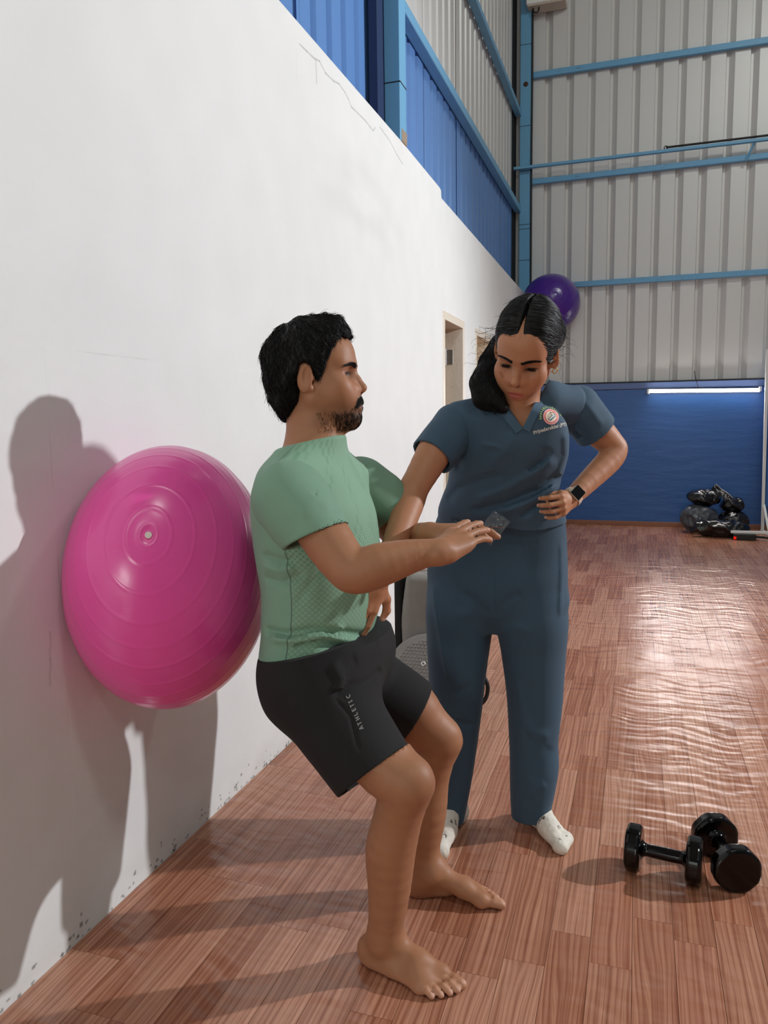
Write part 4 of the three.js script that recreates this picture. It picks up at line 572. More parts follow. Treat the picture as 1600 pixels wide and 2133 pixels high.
  const folds = [
    [[[0.4663, 0.9635, -1.5429], [0.5219, 0.9502, -1.5384], [0.5544, 0.955, -1.5498]], -0.006, 0.008], [[[0.4691, 0.9332, -1.5401], [0.5173, 0.9278, -1.5341], [0.5508, 0.9359, -1.5462]], 0.005, 0.008], [[[0.4707, 0.9094, -1.5376], [0.5231, 0.9, -1.5325], [0.5817, 0.9266, -1.534]], -0.006, 0.008],
    [[[0.4737, 0.7885, -1.5233], [0.5361, 0.7867, -1.5225], [0.5949, 0.7999, -1.5224], [0.6659, 0.783, -1.5437], [0.7082, 0.7586, -1.5759]], -0.009, 0.010], [[[0.4864, 0.7732, -1.5256], [0.5466, 0.7738, -1.5243], [0.6255, 0.7868, -1.5308], [0.7003, 0.7481, -1.5719]], 0.008, 0.010], [[[0.547, 0.7578, -1.5224], [0.6056, 0.7723, -1.5224], [0.6464, 0.7549, -1.5337], [0.68, 0.7441, -1.5647]], -0.007, 0.009],
    [[[0.6314, 0.9575, -1.5544], [0.5923, 0.9054, -1.5348], [0.5499, 0.8484, -1.5348]], -0.004, 0.010], [[[0.5861, 0.7473, -1.5128], [0.6367, 0.7402, -1.5287], [0.6766, 0.7565, -1.5439]], 0.006, 0.009], [[[0.6451, 0.8097, -1.5402], [0.6816, 0.7617, -1.5462]], 0.004, 0.008]];
  const fp = foldPost(folds, view);
  const shirtF = field([trunk, ...yoke], (d, x, y, z) => { d -= fp(x, y, z); d -= 0.0025 * noise(x * 9, y * 14, z * 9); const cy = collar(x, y, z); const h = y < 0.85 ? hem(x, y, z) - 0.010 * Math.sin(x * 22) : -1; return Math.max(smax(d, cy, 0.004), h); }, 0.02);
  const shirtTex = (() => { const W = 1024, H = 1024; return tex(W, H, (u, v) => { // u: -0.5..0.5 m round the body from its front middle; v: 0.6 to 1.4 m height
    const s = (u - 0.5), y = 0.62 + v * 0.66; let c = [126, 163, 140]; const front = Math.abs(s) < 0.245 ? 1 : 0;
    if (front) { c = [132, 168, 142]; const a = (s * 1.0 + y) / 0.0125, b = (y - s) / 0.0125, la = Math.abs(a - Math.round(a)), lb = Math.abs(b - Math.round(b)); const low = sst(1.0, 0.9, y + 0.05 * noise(s * 6, y * 6)); const lat = sst(0.2, 0.08, Math.min(la, lb)) * low; c = mix3(c, [104, 140, 116], 0.55 * lat);
      const q = 0.5 + 0.5 * Math.sin(s * 240) * Math.sin(y * 150 + 3 * noise(s * 8, y * 8, 1)), bl = sst(-0.1, 0.35, noise(s * 16, y * 10, 5)) * sst(0.93, 1.02, y); c = mix3(c, [104, 142, 118], 0.5 * bl * sst(0.3, 0.8, q)); const ht = sst(0.93, 0.955, y) * sst(1.03, 0.98, y) * (la < 0.22 && lb < 0.22 ? 1 : 0); c = mix3(c, [88, 126, 102], 0.7 * ht); }
    const sd = Math.abs(Math.abs(s) - 0.247); if (sd < 0.0016) c = c.map((e) => e * 0.72);
    const n = 3 * noise(s * 300, y * 300, 1); return c.map((e) => e + n); }); })();
  const uvTrunk = (x, y, z) => { const [a, b] = trunk.local(x, y, z); return [0.5 + Math.atan2(a, b) * 0.158, (y - 0.62) / 0.66]; };
  const shirtMat = phys(0xffffff, 0.78, { map: shirtTex, sheen: 0.25, sheenRoughness: 0.6, sheenColor: new THREE.Color(0.6, 0.8, 0.7) });
  const shirtGeo = netMesh(shirtF, [0.3, 0.6, -2.0], [0.88, 1.3, -1.38], 0.0045, null, uvTrunk);
  const shirt = part('shirt', shirtGeo, shirtMat, man);
  const plainGreen = phys(new THREE.Color().setRGB(...lin(122, 157, 134)), 0.78, { bumpMap: weave, bumpScale: 0.0004, sheen: 0.25, sheenRoughness: 0.6, sheenColor: new THREE.Color(0.6, 0.8, 0.7) });
  const sleeve = (sh, end, r0, r1, n, fl) => { const els = [cap(sh, end, r0, r1, 0.02), cap(sh, V(sh).lerp(V(end), 0.4).toArray(), r0 * 1.02, r0 * 0.98, 0.02)]; const E2 = V(end).lerp(V(sh), -0.3).toArray(), I2 = V(end).lerp(V(sh), 0.35).toArray(), hole = cap(I2, E2, r1 - 0.009, r1 - 0.0075, 0), pc = planeCut(end, n), sf = foldPost(fl, view); const G = field(els, (d, x, y, z) => { d += -0.003 * noise(x * 12, y * 9, z * 12) - sf(x, y, z); return Math.max(smax(d, -hole.f(x, y, z), 0.003), pc(x, y, z)); }, 0.02); const [lo, hi] = boxOf(els); return netMesh(G, lo, hi, 0.0038); };
  part('sleeve', sleeve(...slR, [0.42, -0.9, 0.1], [[[[0.6709, 1.0892, -1.478], [0.6455, 1.0967, -1.4493], [0.6089, 1.0581, -1.4323]], 0.0035, 0.016]]), plainGreen, shirt);
  part('sleeve', sleeve(...slL, [0.62, -0.78, -0.1], []), plainGreen, shirt);
  // shorts
  const blk = phys(new THREE.Color().setRGB(...lin(21, 19, 20)), 0.86, { bumpMap: weave, bumpScale: 0.0004, sheen: 0.15, sheenRoughness: 0.5, sheenColor: new THREE.Color(0.32, 0.3, 0.3) });
  const shortEls = [pelvis, legR, legL];
  const holes = [[sR, eR, 0.0955, [0.6, -0.8, 0.02]], [sL, eL, 0.09, [0.8, -0.6, -0.05]]].map(([a, b, rr, n]) => [cap(V(b).lerp(V(a), 0.55).toArray(), V(b).lerp(V(a), -0.4).toArray(), rr - 0.009, rr - 0.009, 0), V(b).sub(V(a)).normalize(), V(b)]);
  const sf = foldPost([[[[0.6368, 0.736, -1.5282], [0.6672, 0.7001, -1.5125], [0.6713, 0.6708, -1.4889]], 0.006, 0.012], [[[0.6537, 0.6659, -1.4824], [0.6856, 0.679, -1.5159], [0.7189, 0.6768, -1.5478], [0.7426, 0.6909, -1.5787]], -0.005, 0.012], [[[0.6536, 0.671, -1.4831], [0.7082, 0.6293, -1.4534], [0.7448, 0.5612, -1.4145]], -0.0035, 0.004], [[[0.5265, 0.646, -1.5334], [0.5977, 0.6074, -1.4777], [0.6722, 0.5293, -1.4289]], 0.004, 0.02], [[[0.6753, 0.7271, -1.561], [0.7108, 0.7394, -1.5743], [0.737, 0.7461, -1.6156]], 0.004, 0.016]], view);
  const shortF = field(shortEls, (d, x, y, z) => { d -= sf(x, y, z) + 0.003 * noise(x * 11, y * 11, z * 11); const dr = legR.f(x, y, z), dl = legL.f(x, y, z), i = dr < dl ? 0 : 1, [hole, ax, end] = holes[i]; const q = (x - end.x) * ax.x + (y - end.y) * ax.y + (z - end.z) * ax.z; if (Math.min(dr, dl) < 0.03 && (i === 0 ? z > -1.70 : z < -1.66)) { d = Math.max(d, q); d = smax(d, -hole.f(x, y, z), 0.003); } const wy = (y - 0.745) - 0.24 * (x - 0.6); return Math.max(d, wy); }, 0.03);
  const shorts = part('shorts', netMesh(shortF, [0.3, 0.4, -2.02], [0.92, 0.82, -1.36], 0.0042), blk, man);
  const at_ = canvasTex(512, 96, (x, w, h) => { x.clearRect(0, 0, w, h); x.fillStyle = '#8a8580'; x.font = 'bold 74px sans-serif'; x.textBaseline = 'middle'; const t = 'ATHLETIC'; let p = 8; for (const ch of t) { x.fillText(ch, p, h / 2); p += 62; } });
  const tp = [0.7308, 0.6398, -1.4251], ta = V([0.7528, 0.6035, -1.4119]), tb = V([0.7034, 0.6675, -1.4567]), td = tb.clone().sub(ta).normalize();
  part('lettering', decal(shortF, tp, td.toArray(), td.clone().cross(V(view)).toArray(), view, 0.098, 0.0165, 24, 4), std(0xffffff, 0.5, { map: at_, transparent: true, alphaTest: 0.1, side: THREE.DoubleSide }), shorts, 'grey printed lettering');
  // clear plastic held between the fingertips
  const bag = thing('plastic_sheet', 'small crumpled clear plastic piece held at the fingertips of the man', 'plastic', [1.06, 1.02, -1.72]);
  const pg = new THREE.PlaneGeometry(0.05, 0.075, 14, 18); { const p = pg.attributes.position; for (let i = 0; i < p.count; i++) p.setZ(i, 0.007 * noise(p.getX(i) * 60, p.getY(i) * 50, 2) + 0.004 * noise(p.getX(i) * 140, p.getY(i) * 120, 5)); } pg.rotateX(-0.5); pg.rotateY(-0.3); pg.rotateZ(-0.5); pg.translate(...[0.9512, 1.0017, -1.7718]); pg.computeVertexNormals();
  part('plastic_film', pg, phys(0xffffff, 0.08, { transmission: 0.96, thickness: 0, ior: 1.4, side: THREE.DoubleSide }), bag);
}

// ---------------------------------------------------------------- the woman in blue scrubs
{
  const wo = thing('person', 'woman in dark blue scrubs bending over with one hand on her hip', 'person', [0.93, 0, -2.22]);
  const view = [-0.16, -0.06, -0.98];
  const HM = basis([0.989, 1.43, -2.0506], [-0.13, -0.52, 0.84], [0.17, 1, 0.2], 1.0), HI = inv(HM);
  const trunkRows = [
    [1.2933, 0.9726, -2.08, 0.052, 0.06], [1.2682, 0.9536, -2.1, 0.1159, 0.085], [1.232, 0.9392, -2.12, 0.1505, 0.1], [1.1786, 0.9315, -2.145, 0.158, 0.112], [1.1234, 0.9189, -2.175, 0.1624, 0.116], [1.0734, 0.9042, -2.2, 0.1624, 0.115], [1.0291, 0.8909, -2.225, 0.1713, 0.122], [0.9915, 0.8892, -2.245, 0.1851, 0.13], [0.9539, 0.8909, -2.26, 0.1894, 0.13], [0.9323, 0.8903, -2.26, 0.189, 0.128]];
  const trunk = loft(trunkRows, [-0.035, 1], 0.03);
  const inner = { ...trunk, f: (x, y, z) => trunk.f(x, y, z) + 0.016 };
  const shR = [0.7837, 1.2578, -2.067], elR = [0.7104, 1.0752, -1.9454], wrR = [0.7019, 0.8903, -1.6753], shL = [1.0941, 1.283, -2.2789], elL = [1.2103, 1.1642, -2.366], wrL = [1.0937, 1.0288, -2.183];
  const handR = hand(wrR, [-0.38, -0.88, 0.28], [0.6, -0.1, 0.78], true, 0.88, [[0.12, 0.2, 0.15], [0.12, 0.2, 0.15], [0.15, 0.25, 0.2], [0.2, 0.25, 0.2]], [0.12, 0.02, -0.1, -0.22], [0.6, 0.1]);
  const handL = hand(wrL, [-0.2, -0.1, 0.95], [0.95, 0.12, 0.25], false, 0.8, [[0.75, 1.0, 0.4], [0.75, 1.0, 0.4], [0.75, 1.0, 0.4], [0.7, 0.9, 0.4]], [0.14, 0.03, -0.08, -0.3], [-0.1, 1.3]);
  const yoke = [cap([0.8954, 1.2744, -2.106], [0.8045, 1.2469, -2.0937], 0.05, 0.06, 0.03), cap([1.0285, 1.3017, -2.1853], [1.0774, 1.2938, -2.2535], 0.05, 0.058, 0.03), cap([0.9165, 1.2952, -2.1369], [1.0133, 1.3076, -2.2023], 0.055, 0.055, 0.03)];
  const slR = [[0.7934, 1.2352, -2.0886], [0.744, 1.1557, -2.0091], 0.066, 0.062], slL = [[1.1025, 1.283, -2.2923], [1.1537, 1.2158, -2.3326], 0.066, 0.062];
  const along = (a, b) => { const B = V(b), n = B.clone().sub(V(a)).normalize(); return (x, y, z) => (x - B.x) * n.x + (y - B.y) * n.y + (z - B.z) * n.z; }, inSleeve = (sl) => { const c = cap(...sl, 0); return (x, y, z) => Math.min(c.f(x, y, z), trunk.f(x, y, z), yoke[0].f(x, y, z), yoke[1].f(x, y, z)); };
  const arms = [under(limb([[...shR, 0.05], [...[0.7465, 1.1588, -1.9997], 0.046], [...[0.7205, 1.0973, -1.9569], 0.04], [...elR, 0.0395], [...[0.7055, 1.0322, -1.9065], 0.039], [...[0.7033, 0.9496, -1.7893], 0.031], [...wrR, 0.0235]], 0.012), inSleeve(slR), along(slR[0], slR[1])),
    under(limb([[...shL, 0.05], [...[1.1577, 1.2172, -2.3341], 0.045], [...[1.1968, 1.1758, -2.3577], 0.0375], [...[1.2065, 1.1588, -2.3588], 0.036], [...[1.1904, 1.1292, -2.3338], 0.0365], [...[1.139, 1.0757, -2.257], 0.031], [...wrL, 0.0235]], 0.012), inSleeve(slL), along(slL[0], slL[1]))];
  const neck = [cap([0.9576, 1.2604, -2.1461], [0.9685, 1.3609, -2.1199], 0.055, 0.05, 0.03), cap([0.9688, 1.2448, -2.1054], [0.9659, 1.2834, -2.0881], 0.05, 0.046, 0.03)];
  const ho = { slit: 0.0024, slitY: -0.0058, brow: 0.02, nose: 1.15, open: 0.0036, jaw: 0.86, mouthZ: 0.003, chinZ: 0.002 };
  const head = headParts(ho).map((e) => placed(e, HM));
  const hips = loft([[0.6173, 0.8677, -2.28, 0.1442, 0.07], [0.6978, 0.8694, -2.29, 0.2151, 0.118], [0.765, 0.8679, -2.29, 0.2155, 0.13], [0.854, 0.8685, -2.29, 0.2122, 0.132], [0.9292, 0.8792, -2.28, 0.1985, 0.125], [0.9713, 0.8855, -2.27, 0.187, 0.116]], [-0.035, 1], 0.03);
  const lR = loft([[0.0286, 0.734, -2.182, 0.056, 0.0588], [0.1682, 0.751, -2.215, 0.0606, 0.0636], [0.3313, 0.7559, -2.235, 0.0752, 0.079], [0.4784, 0.757, -2.255, 0.0878, 0.0922], [0.5966, 0.7591, -2.27, 0.0988, 0.1037], [0.7008, 0.7639, -2.28, 0.1064, 0.117], [0.7916, 0.771, -2.28, 0.0788, 0.0867]], [0, 1], 0.015), lL = loft([[0.0369, 0.9827, -2.265, 0.0567, 0.0595], [0.1838, 0.9937, -2.27, 0.0735, 0.0772], [0.2812, 0.9899, -2.275, 0.0741, 0.0778], [0.4145, 0.9895, -2.285, 0.0832, 0.0873], [0.5482, 0.9838, -2.29, 0.0964, 0.1012], [0.6819, 0.9752, -2.29, 0.1101, 0.1156], [0.7925, 0.9761, -2.29, 0.0813, 0.0853]], [0, 1], 0.015);
  const inPants = (x, y, z) => Math.min(hips.f(x, y, z), lR.f(x, y, z), lL.f(x, y, z)), belowHem = (x, y, z) => 0.11 - y;
  const legsIn = [[[0.86, 0.8, -2.30], [0.805, 0.45, -2.25], [0.768, 0.11, -2.215]], [[0.97, 0.8, -2.31], [1.0, 0.45, -2.29], [1.01, 0.11, -2.275]]].map((p) => under(chain(p.map((q, i) => [...q, [0.075, 0.05, 0.027][i]]), 0.01, 0.02), inPants, belowHem, 0.012));
  const F = field([inner, ...neck, ...head, ...arms, ...legsIn, handR.prim, handL.prim], null, 0.002);
  const skin = lin(176, 120, 88), pale = lin(206, 150, 122);
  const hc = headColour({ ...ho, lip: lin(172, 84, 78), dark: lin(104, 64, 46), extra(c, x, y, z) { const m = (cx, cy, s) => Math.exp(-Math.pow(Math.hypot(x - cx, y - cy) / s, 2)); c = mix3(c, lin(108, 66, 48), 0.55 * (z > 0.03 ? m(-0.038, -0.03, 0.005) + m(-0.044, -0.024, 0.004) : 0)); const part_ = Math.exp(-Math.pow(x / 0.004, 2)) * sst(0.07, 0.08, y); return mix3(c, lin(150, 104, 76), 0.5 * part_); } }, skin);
  const nailPts = [...handR.nails, ...handL.nails];
  const colour = (x, y, z) => { const n = noise(x * 40, y * 40, z * 40) * 0.5 + noise(x * 160, y * 160, z * 160) * 0.3; if (y > 1.22) { const [a, b, c] = HI(x, y, z); if (b > -0.14) return hc(a, b, c, n); } let c = skin.map((v) => v * (1 + 0.1 * n)); for (const k of nailPts) { const d = Math.hypot(x - k.x, y - k.y, z - k.z); if (d < 0.03) { c = mix3(c, pale, 0.4 * sst(0.03, 0.008, d)); c = mix3(c, lin(232, 186, 170), 0.75 * sst(0.0068, 0.0045, d)); } } return c; };
  const H0 = V([0, 0, 0.02]).applyMatrix4(HM);
  const cut = (lo, hi, h) => netMesh(F, lo, hi, h, colour);
  const geo = joinIndexed([cut([0.58, 0.06, -2.46], [1.32, 1.31, -1.7], 0.0065), cut([H0.x - 0.16, 1.235, H0.z - 0.17], [H0.x + 0.16, H0.y + 0.17, H0.z + 0.16], 0.0024), cut([wrR[0] - 0.12, wrR[1] - 0.19, wrR[2] - 0.09], [wrR[0] + 0.09, wrR[1] + 0.03, wrR[2] + 0.12], 0.0027), cut([wrL[0] - 0.17, wrL[1] - 0.09, wrL[2] - 0.06], [wrL[0] + 0.05, wrL[1] + 0.09, wrL[2] + 0.17], 0.0027)]);
  part('body', geo, skinMat(), wo);
  eyeballs(HM, [-0.1, -0.6, 0.8], wo);

  // hair: parted in the middle, gathered over her right shoulder
  const line = curve([[0, 0.080], [0.12, 0.072], [0.3, 0.064], [0.5, 0.051], [0.7, 0.033], [0.88, 0.011], [1.03, -0.012], [1.2, -0.032], [1.6, -0.03], [2.0, -0.06], [3.2, -0.08]]);
  const tail = chain([[...[0.9024, 1.4624, -2.1533], 0.026], [...[0.8798, 1.4049, -2.1174], 0.026], [...[0.8796, 1.3547, -2.0632], 0.032], [...[0.8967, 1.314, -2.0266], 0.032], [...[0.9337, 1.2856, -2.0034], 0.016]], 0.02, 0.02), tail2 = chain([[...[0.8736, 1.3811, -2.0805], 0.018], [...[0.8632, 1.3479, -2.041], 0.018], [...[0.8706, 1.3031, -2.0166], 0.013]], 0.02, 0.01);
  const hairEls = [placed(ell([0, 0.044, -0.014], [0.083, 0.098, 0.105], 0.02), HM), placed(ell([0.02, 0.01, -0.085], [0.06, 0.055, 0.045], 0.03), HM), tail, tail2];
  const hairF = field(hairEls, (d, x, y, z) => { const [a, b, c] = HI(x, y, z), ph = Math.atan2(Math.abs(a), c); const w = 0.0022 * noise(a * 40 + 3, b * 18, c * 20) + 0.0008 * noise(a * 110, b * 40, c * 60); d += w; const gr = Math.hypot(a, Math.max(0, 0.0)) ; if (b > 0.06 && c > -0.06) d += 0.02 * Math.exp(-Math.pow(a / 0.0032, 2)); const t = Math.min(tail.f(x, y, z), tail2.f(x, y, z)); return t < 0.012 ? d : smax(d, (line(ph) - b + 0.004 * noise(a * 70, c * 70, 2)) * 0.75, 0.008); }, 0.03);
  const hairGeo = netMesh(hairF, [H0.x - 0.24, H0.y - 0.24, H0.z - 0.2], [H0.x + 0.16, H0.y + 0.18, H0.z + 0.18], 0.0034);
  part('hair', hairGeo, hairMat, wo);
  const r = mulberry(23), tailTip = V([0.9183, 1.2734, -1.9915]);
  const roots = pickRoots(hairGeo, 3000, r);
  const st = walkStrands(hairF, roots, (p, q, i) => { const [a, b, c] = HI(p.x, p.y, p.z); if (b < -0.03 || p.y < H0.y - 0.05) return tailTip.clone().sub(p).normalize().add(new THREE.Vector3(0.5 * Math.sin(i * 0.8 + q.a * 6), -0.5, 0.4 * Math.cos(i * 0.9 + q.b * 6))); return V([Math.sign(a) * 0.75, -0.45, -0.6]).transformDirection(HM).add(new THREE.Vector3(0.12 * Math.sin(q.a * 9), 0.1 * Math.sin(i + q.b * 6), 0)); }, 12, 0.006, (t, q) => 0.0005 + t * t * (q.b > 0.96 ? 0.016 : 0.002));
  part('hair_strands', strandGeo(st, 0.0008), hairMat, wo).userData.kind = 'stuff';
  const fly = []; for (let i = 0; i < 46; i++) { const left = r() < 0.7; const p = left ? V([0.8957, 1.4305, -2.0728]).add(new THREE.Vector3((r() - 0.5) * 0.03, (r() - 0.4) * 0.12, (r() - 0.5) * 0.06)) : V([1.0553, 1.429, -2.136]).add(new THREE.Vector3((r() - 0.5) * 0.02, (r() - 0.5) * 0.1, (r() - 0.5) * 0.05)); const pts = [], ph = r() * 6, cu = 0.3 + r() * 0.9; let d = new THREE.Vector3(left ? -0.7 : 0.5, -0.5 + r() * 0.6, 0.2); for (let k = 0; k < 12; k++) { pts.push(p.clone()); p.addScaledVector(d.clone().normalize(), 0.006); d.add(new THREE.Vector3(cu * 0.5 * Math.sin(k * 0.55 + ph), -0.14 + cu * 0.4 * Math.cos(k * 0.55 + ph), 0.05)); } fly.push(pts); }
  part('stray_hair', strandGeo(fly, 0.00065), hairMat, wo).userData.kind = 'stuff';
  const skinRoots = (n, ok) => pickRoots(geo, n, r, (p) => { if (p.y < 1.25) return false; return ok(...HI(p.x, p.y, p.z)); });
  const dirL = (f) => (p, q, i) => V(f(HI(p.x, p.y, p.z), q, i)).transformDirection(HM);
  const brow = (x, y, z) => { const ax = Math.abs(x), yc = 0.017 + 0.006 * Math.sin((ax - 0.008) / 0.042 * 2.6); return z > 0.03 && ax > 0.01 && ax < 0.05 && Math.abs(y - yc) < 0.0044 * (1.2 - ax * 12); };
  part('eyebrows', strandGeo(walkStrands(F, skinRoots(420, brow), dirL((l) => [Math.sign(l[0]), 0.4 - Math.abs(l[0]) * 14, -0.3]), 3, 0.0026, () => 0.0008), 0.00075), hairMat, wo).userData.kind = 'stuff';
  const lash = []; for (const s of [-1, 1]) for (let i = 0; i < 26; i++) { const t = i / 25 - 0.5, p = V([s * 0.0318 + t * 0.027, ho.slitY + 0.001 - 4 * t * t * 0.002, 0.0665 + 0.0142 * Math.sqrt(Math.max(0.05, 1 - Math.pow(t * 0.027 / 0.0142, 2))) * 0.93]).applyMatrix4(HM), d = V([t * 0.9, -0.75, 0.75]).transformDirection(HM); lash.push([p, p.clone().addScaledVector(d, 0.004), p.clone().addScaledVector(d, 0.007)]); }
  part('eyelashes', strandGeo(lash, 0.0008), hairMat, wo).userData.kind = 'stuff';
  const gold = std(0xd9b36a, 0.25, { metalness: 1 }), silver = std(0xe6e6ea, 0.15, { metalness: 1 });
  const stud = []; { const c = [-0.0195, -0.0345, 0.0985]; for (let i = 0; i < 6; i++) { const a = i * Math.PI / 3; stud.push(new THREE.SphereGeometry(0.0011, 8, 6).translate(c[0] + 0.0021 * Math.cos(a), c[1] + 0.0021 * Math.sin(a), c[2] + 0.001)); } stud.push(new THREE.SphereGeometry(0.0012, 8, 6).translate(c[0], c[1], c[2] + 0.0016)); part('nose_stud', merge(stud).applyMatrix4(HM), silver, wo, 'small silver nose stud'); }
  part('earring', merge([new THREE.TorusGeometry(0.007, 0.0013, 8, 24).rotateY(0.6).translate(0.078, -0.046, 0.0), new THREE.TorusGeometry(0.005, 0.001, 8, 20).rotateY(0.6).translate(0.081, -0.02, -0.004)]).applyMatrix4(HM), gold, wo, 'gold hoop earrings');

  // scrub top
  const navy = phys(new THREE.Color().setRGB(...lin(58, 82, 102)), 0.8, { bumpMap: weave, bumpScale: 0.0004, sheen: 0.35, sheenRoughness: 0.5, sheenColor: new THREE.Color(0.45, 0.6, 0.75) });
  const trimBlue = phys(new THREE.Color().setRGB(...lin(70, 98, 120)), 0.8, { bumpMap: weave, bumpScale: 0.0004 });
  const folds = [
    [[[1.0606, 1.1456, -2.1444], [1.0019, 1.1024, -2.0983], [0.9288, 1.0648, -2.0694], [0.8453, 1.0315, -2.0588]], 0.007, 0.014], [[[1.0802, 1.1063, -2.1459], [1.0152, 1.0635, -2.0978], [0.9297, 1.0261, -2.0648], [0.8273, 1.0018, -2.0491]], -0.008, 0.010], [[[1.0748, 1.0738, -2.14], [1.0037, 1.0314, -2.0899], [0.9147, 0.9954, -2.0772]], 0.007, 0.010], [[[1.0505, 1.0481, -2.1287], [1.0016, 1.0071, -2.1074], [0.9648, 0.9842, -2.0923]], -0.007, 0.008],
    [[[0.9432, 1.1112, -2.0588], [0.8664, 1.0915, -2.0521], [0.7964, 1.0629, -2.0678], [0.7611, 1.0217, -2.0721]], -0.004, 0.012], [[[0.9619, 1.2199, -2.0575], [0.9297, 1.1625, -2.0608], [0.8659, 1.1109, -2.0544]], 0.0035, 0.016], [[[1.0393, 1.1801, -2.0993], [1.0269, 1.1413, -2.1009], [0.9846, 1.1099, -2.0829]], -0.004, 0.012], [[[0.868, 1.189, -2.0437], [0.9048, 1.182, -2.055], [0.9295, 1.1714, -2.0619]], 0.003, 0.008], [[[0.8033, 1.221, -2.0688], [0.8133, 1.1688, -2.0655], [0.7953, 1.109, -2.0732]], -0.005, 0.010], [[[1.0719, 1.2167, -2.1783], [1.0786, 1.1509, -2.1722], [1.06, 1.0854, -2.1578]], 0.004, 0.010]];
  const fp = foldPost(folds, view);
  const vTip = [0.9789, 1.2287, -2.0536], vL = [0.9188, 1.3215, -2.0455], vR = [1.0235, 1.3272, -2.1126];
  const nV = (a, b, out) => { const A = V(a), B = V(b), d = B.clone().sub(A), n = d.cross(V(view)).normalize(); if (n.dot(V(out).sub(A)) < 0) n.negate(); return planeCut(a, n.toArray()); };
  const mid = V(vL).add(V(vR)).multiplyScalar(0.5).toArray(), pl = nV(vTip, vL, mid), pr = nV(vTip, vR, mid); // both positive inside the V
  const vcut = (x, y, z) => Math.min(pl(x, y, z), pr(x, y, z));
  const hemY = trunkRows[8][0] - 0.006;
  const collarTop = planeCut([0.9519, 1.352, -2.2088], [0.0, 0.9, -0.2]);
  const topF = field([trunk, ...yoke], (d, x, y, z) => { d -= 1.25 * fp(x, y, z) + 0.004 * noise(x * 8, y * 10, z * 8); d = smax(d, vcut(x, y, z), 0.003); d = Math.max(d, collarTop(x, y, z)); const u = y - hemY - 0.006 * Math.sin(x * 30); d = Math.max(d, -u); const cav = trunk.f(x, y, z) + 0.008; if (y < hemY + 0.03) d = smax(d, -Math.max(cav, y - hemY - 0.03), 0.003); return d; }, 0.03);
  const top = part('scrub_top', netMesh(topF, [0.68, 0.86, -2.42], [1.22, 1.4, -1.92], 0.0045, null, (x, y, z) => [x * 1.0, y]), navy, wo);
  const sleeve = (sh, end, r0, r1, fl) => { const els = [cap(sh, end, r0, r1, 0.02)], E2 = V(end).lerp(V(sh), -0.4).toArray(), I2 = V(end).lerp(V(sh), 0.4).toArray(), hole = cap(I2, E2, r1 - 0.009, r1 - 0.004, 0), n = V(end).sub(V(sh)).normalize().toArray(), pc = planeCut(end, n), sf = foldPost(fl, view); const G = field(els, (d, x, y, z) => { d -= 0.004 * noise(x * 14, y * 11, z * 14) + sf(x, y, z); return Math.max(smax(d, -hole.f(x, y, z), 0.003), pc(x, y, z)); }, 0.02); const [lo, hi] = boxOf(els); return netMesh(G, lo, hi, 0.0038); };
  part('sleeve', sleeve(...slR, []), navy, top);
  part('sleeve', sleeve(...slL, [[[[1.098, 1.269, -2.2148], [1.1039, 1.2221, -2.232], [1.1225, 1.1945, -2.2559]], -0.006, 0.008], [[[1.1161, 1.3086, -2.2258], [1.1477, 1.2684, -2.2524], [1.1725, 1.2273, -2.2978]], 0.004, 0.012]]), navy, top);
  // neckband: a strip 2.4 cm wide laid along each side of the V
  const band = (a, b) => { const A = V(a), B = V(b), d = B.clone().sub(A), L = d.length(), n = d.clone().cross(V(view)).normalize(); const G = { f: (x, y, z) => Math.min(trunk.f(x, y, z), ...yoke.map((e) => e.f(x, y, z))) - fp(x, y, z) - 0.0035 * 0 }; if (n.dot(V(mid).sub(A)) > 0) n.negate(); const c = A.clone().addScaledVector(d, 0.5).addScaledVector(n, 0.0105); return decal({ f: G.f }, c.toArray(), d.toArray(), n.toArray(), view, L * 1.02, 0.021, 22, 4, 0.0045); };
  const bm = trimBlue.clone(); bm.side = THREE.DoubleSide; part('neckband', band(vTip, [0.9142, 1.3115, -2.0427]), bm, top); part('neckband', band(vTip, [1.0186, 1.3273, -2.111]), bm, top);
  // embroidery
  const logo = canvasTex(512, 512, (x, w, h) => { x.clearRect(0, 0, w, h); const cx = 256, cy = 262; x.fillStyle = '#e58e8c'; x.beginPath(); x.arc(cx, cy, 148, 0, 7); x.fill(); x.strokeStyle = '#f4c6c0'; x.lineWidth = 9; x.beginPath(); x.arc(cx, cy, 142, 0, 7); x.stroke(); x.fillStyle = '#f1e4cf'; x.beginPath(); x.arc(cx, cy, 100, 0, 7); x.fill(); x.strokeStyle = '#c25a5c'; x.lineWidth = 7; x.beginPath(); x.arc(cx, cy, 104, 0, 7); x.stroke(); x.fillStyle = '#c9bba6'; x.beginPath(); x.moveTo(170, 290); x.lineTo(200, 205); x.lineTo(250, 190); x.lineTo(280, 240); x.closePath(); x.fill(); x.lineJoin = 'round'; x.strokeStyle = '#8d5a34'; x.lineWidth = 20; x.beginPath(); x.moveTo(250, 180); x.lineTo(320, 205); x.lineTo(340, 260); x.stroke(); x.strokeStyle = '#1d2a33'; x.lineWidth = 12; x.beginPath(); x.moveTo(245, 190); x.lineTo(290, 240); x.lineTo(190, 300); x.lineTo(225, 330); x.lineTo(350, 270); x.stroke(); x.strokeStyle = '#3f9fd0'; x.lineWidth = 14; x.beginPath(); x.moveTo(222, 316); x.lineTo(300, 275); x.lineTo(330, 232); x.stroke();
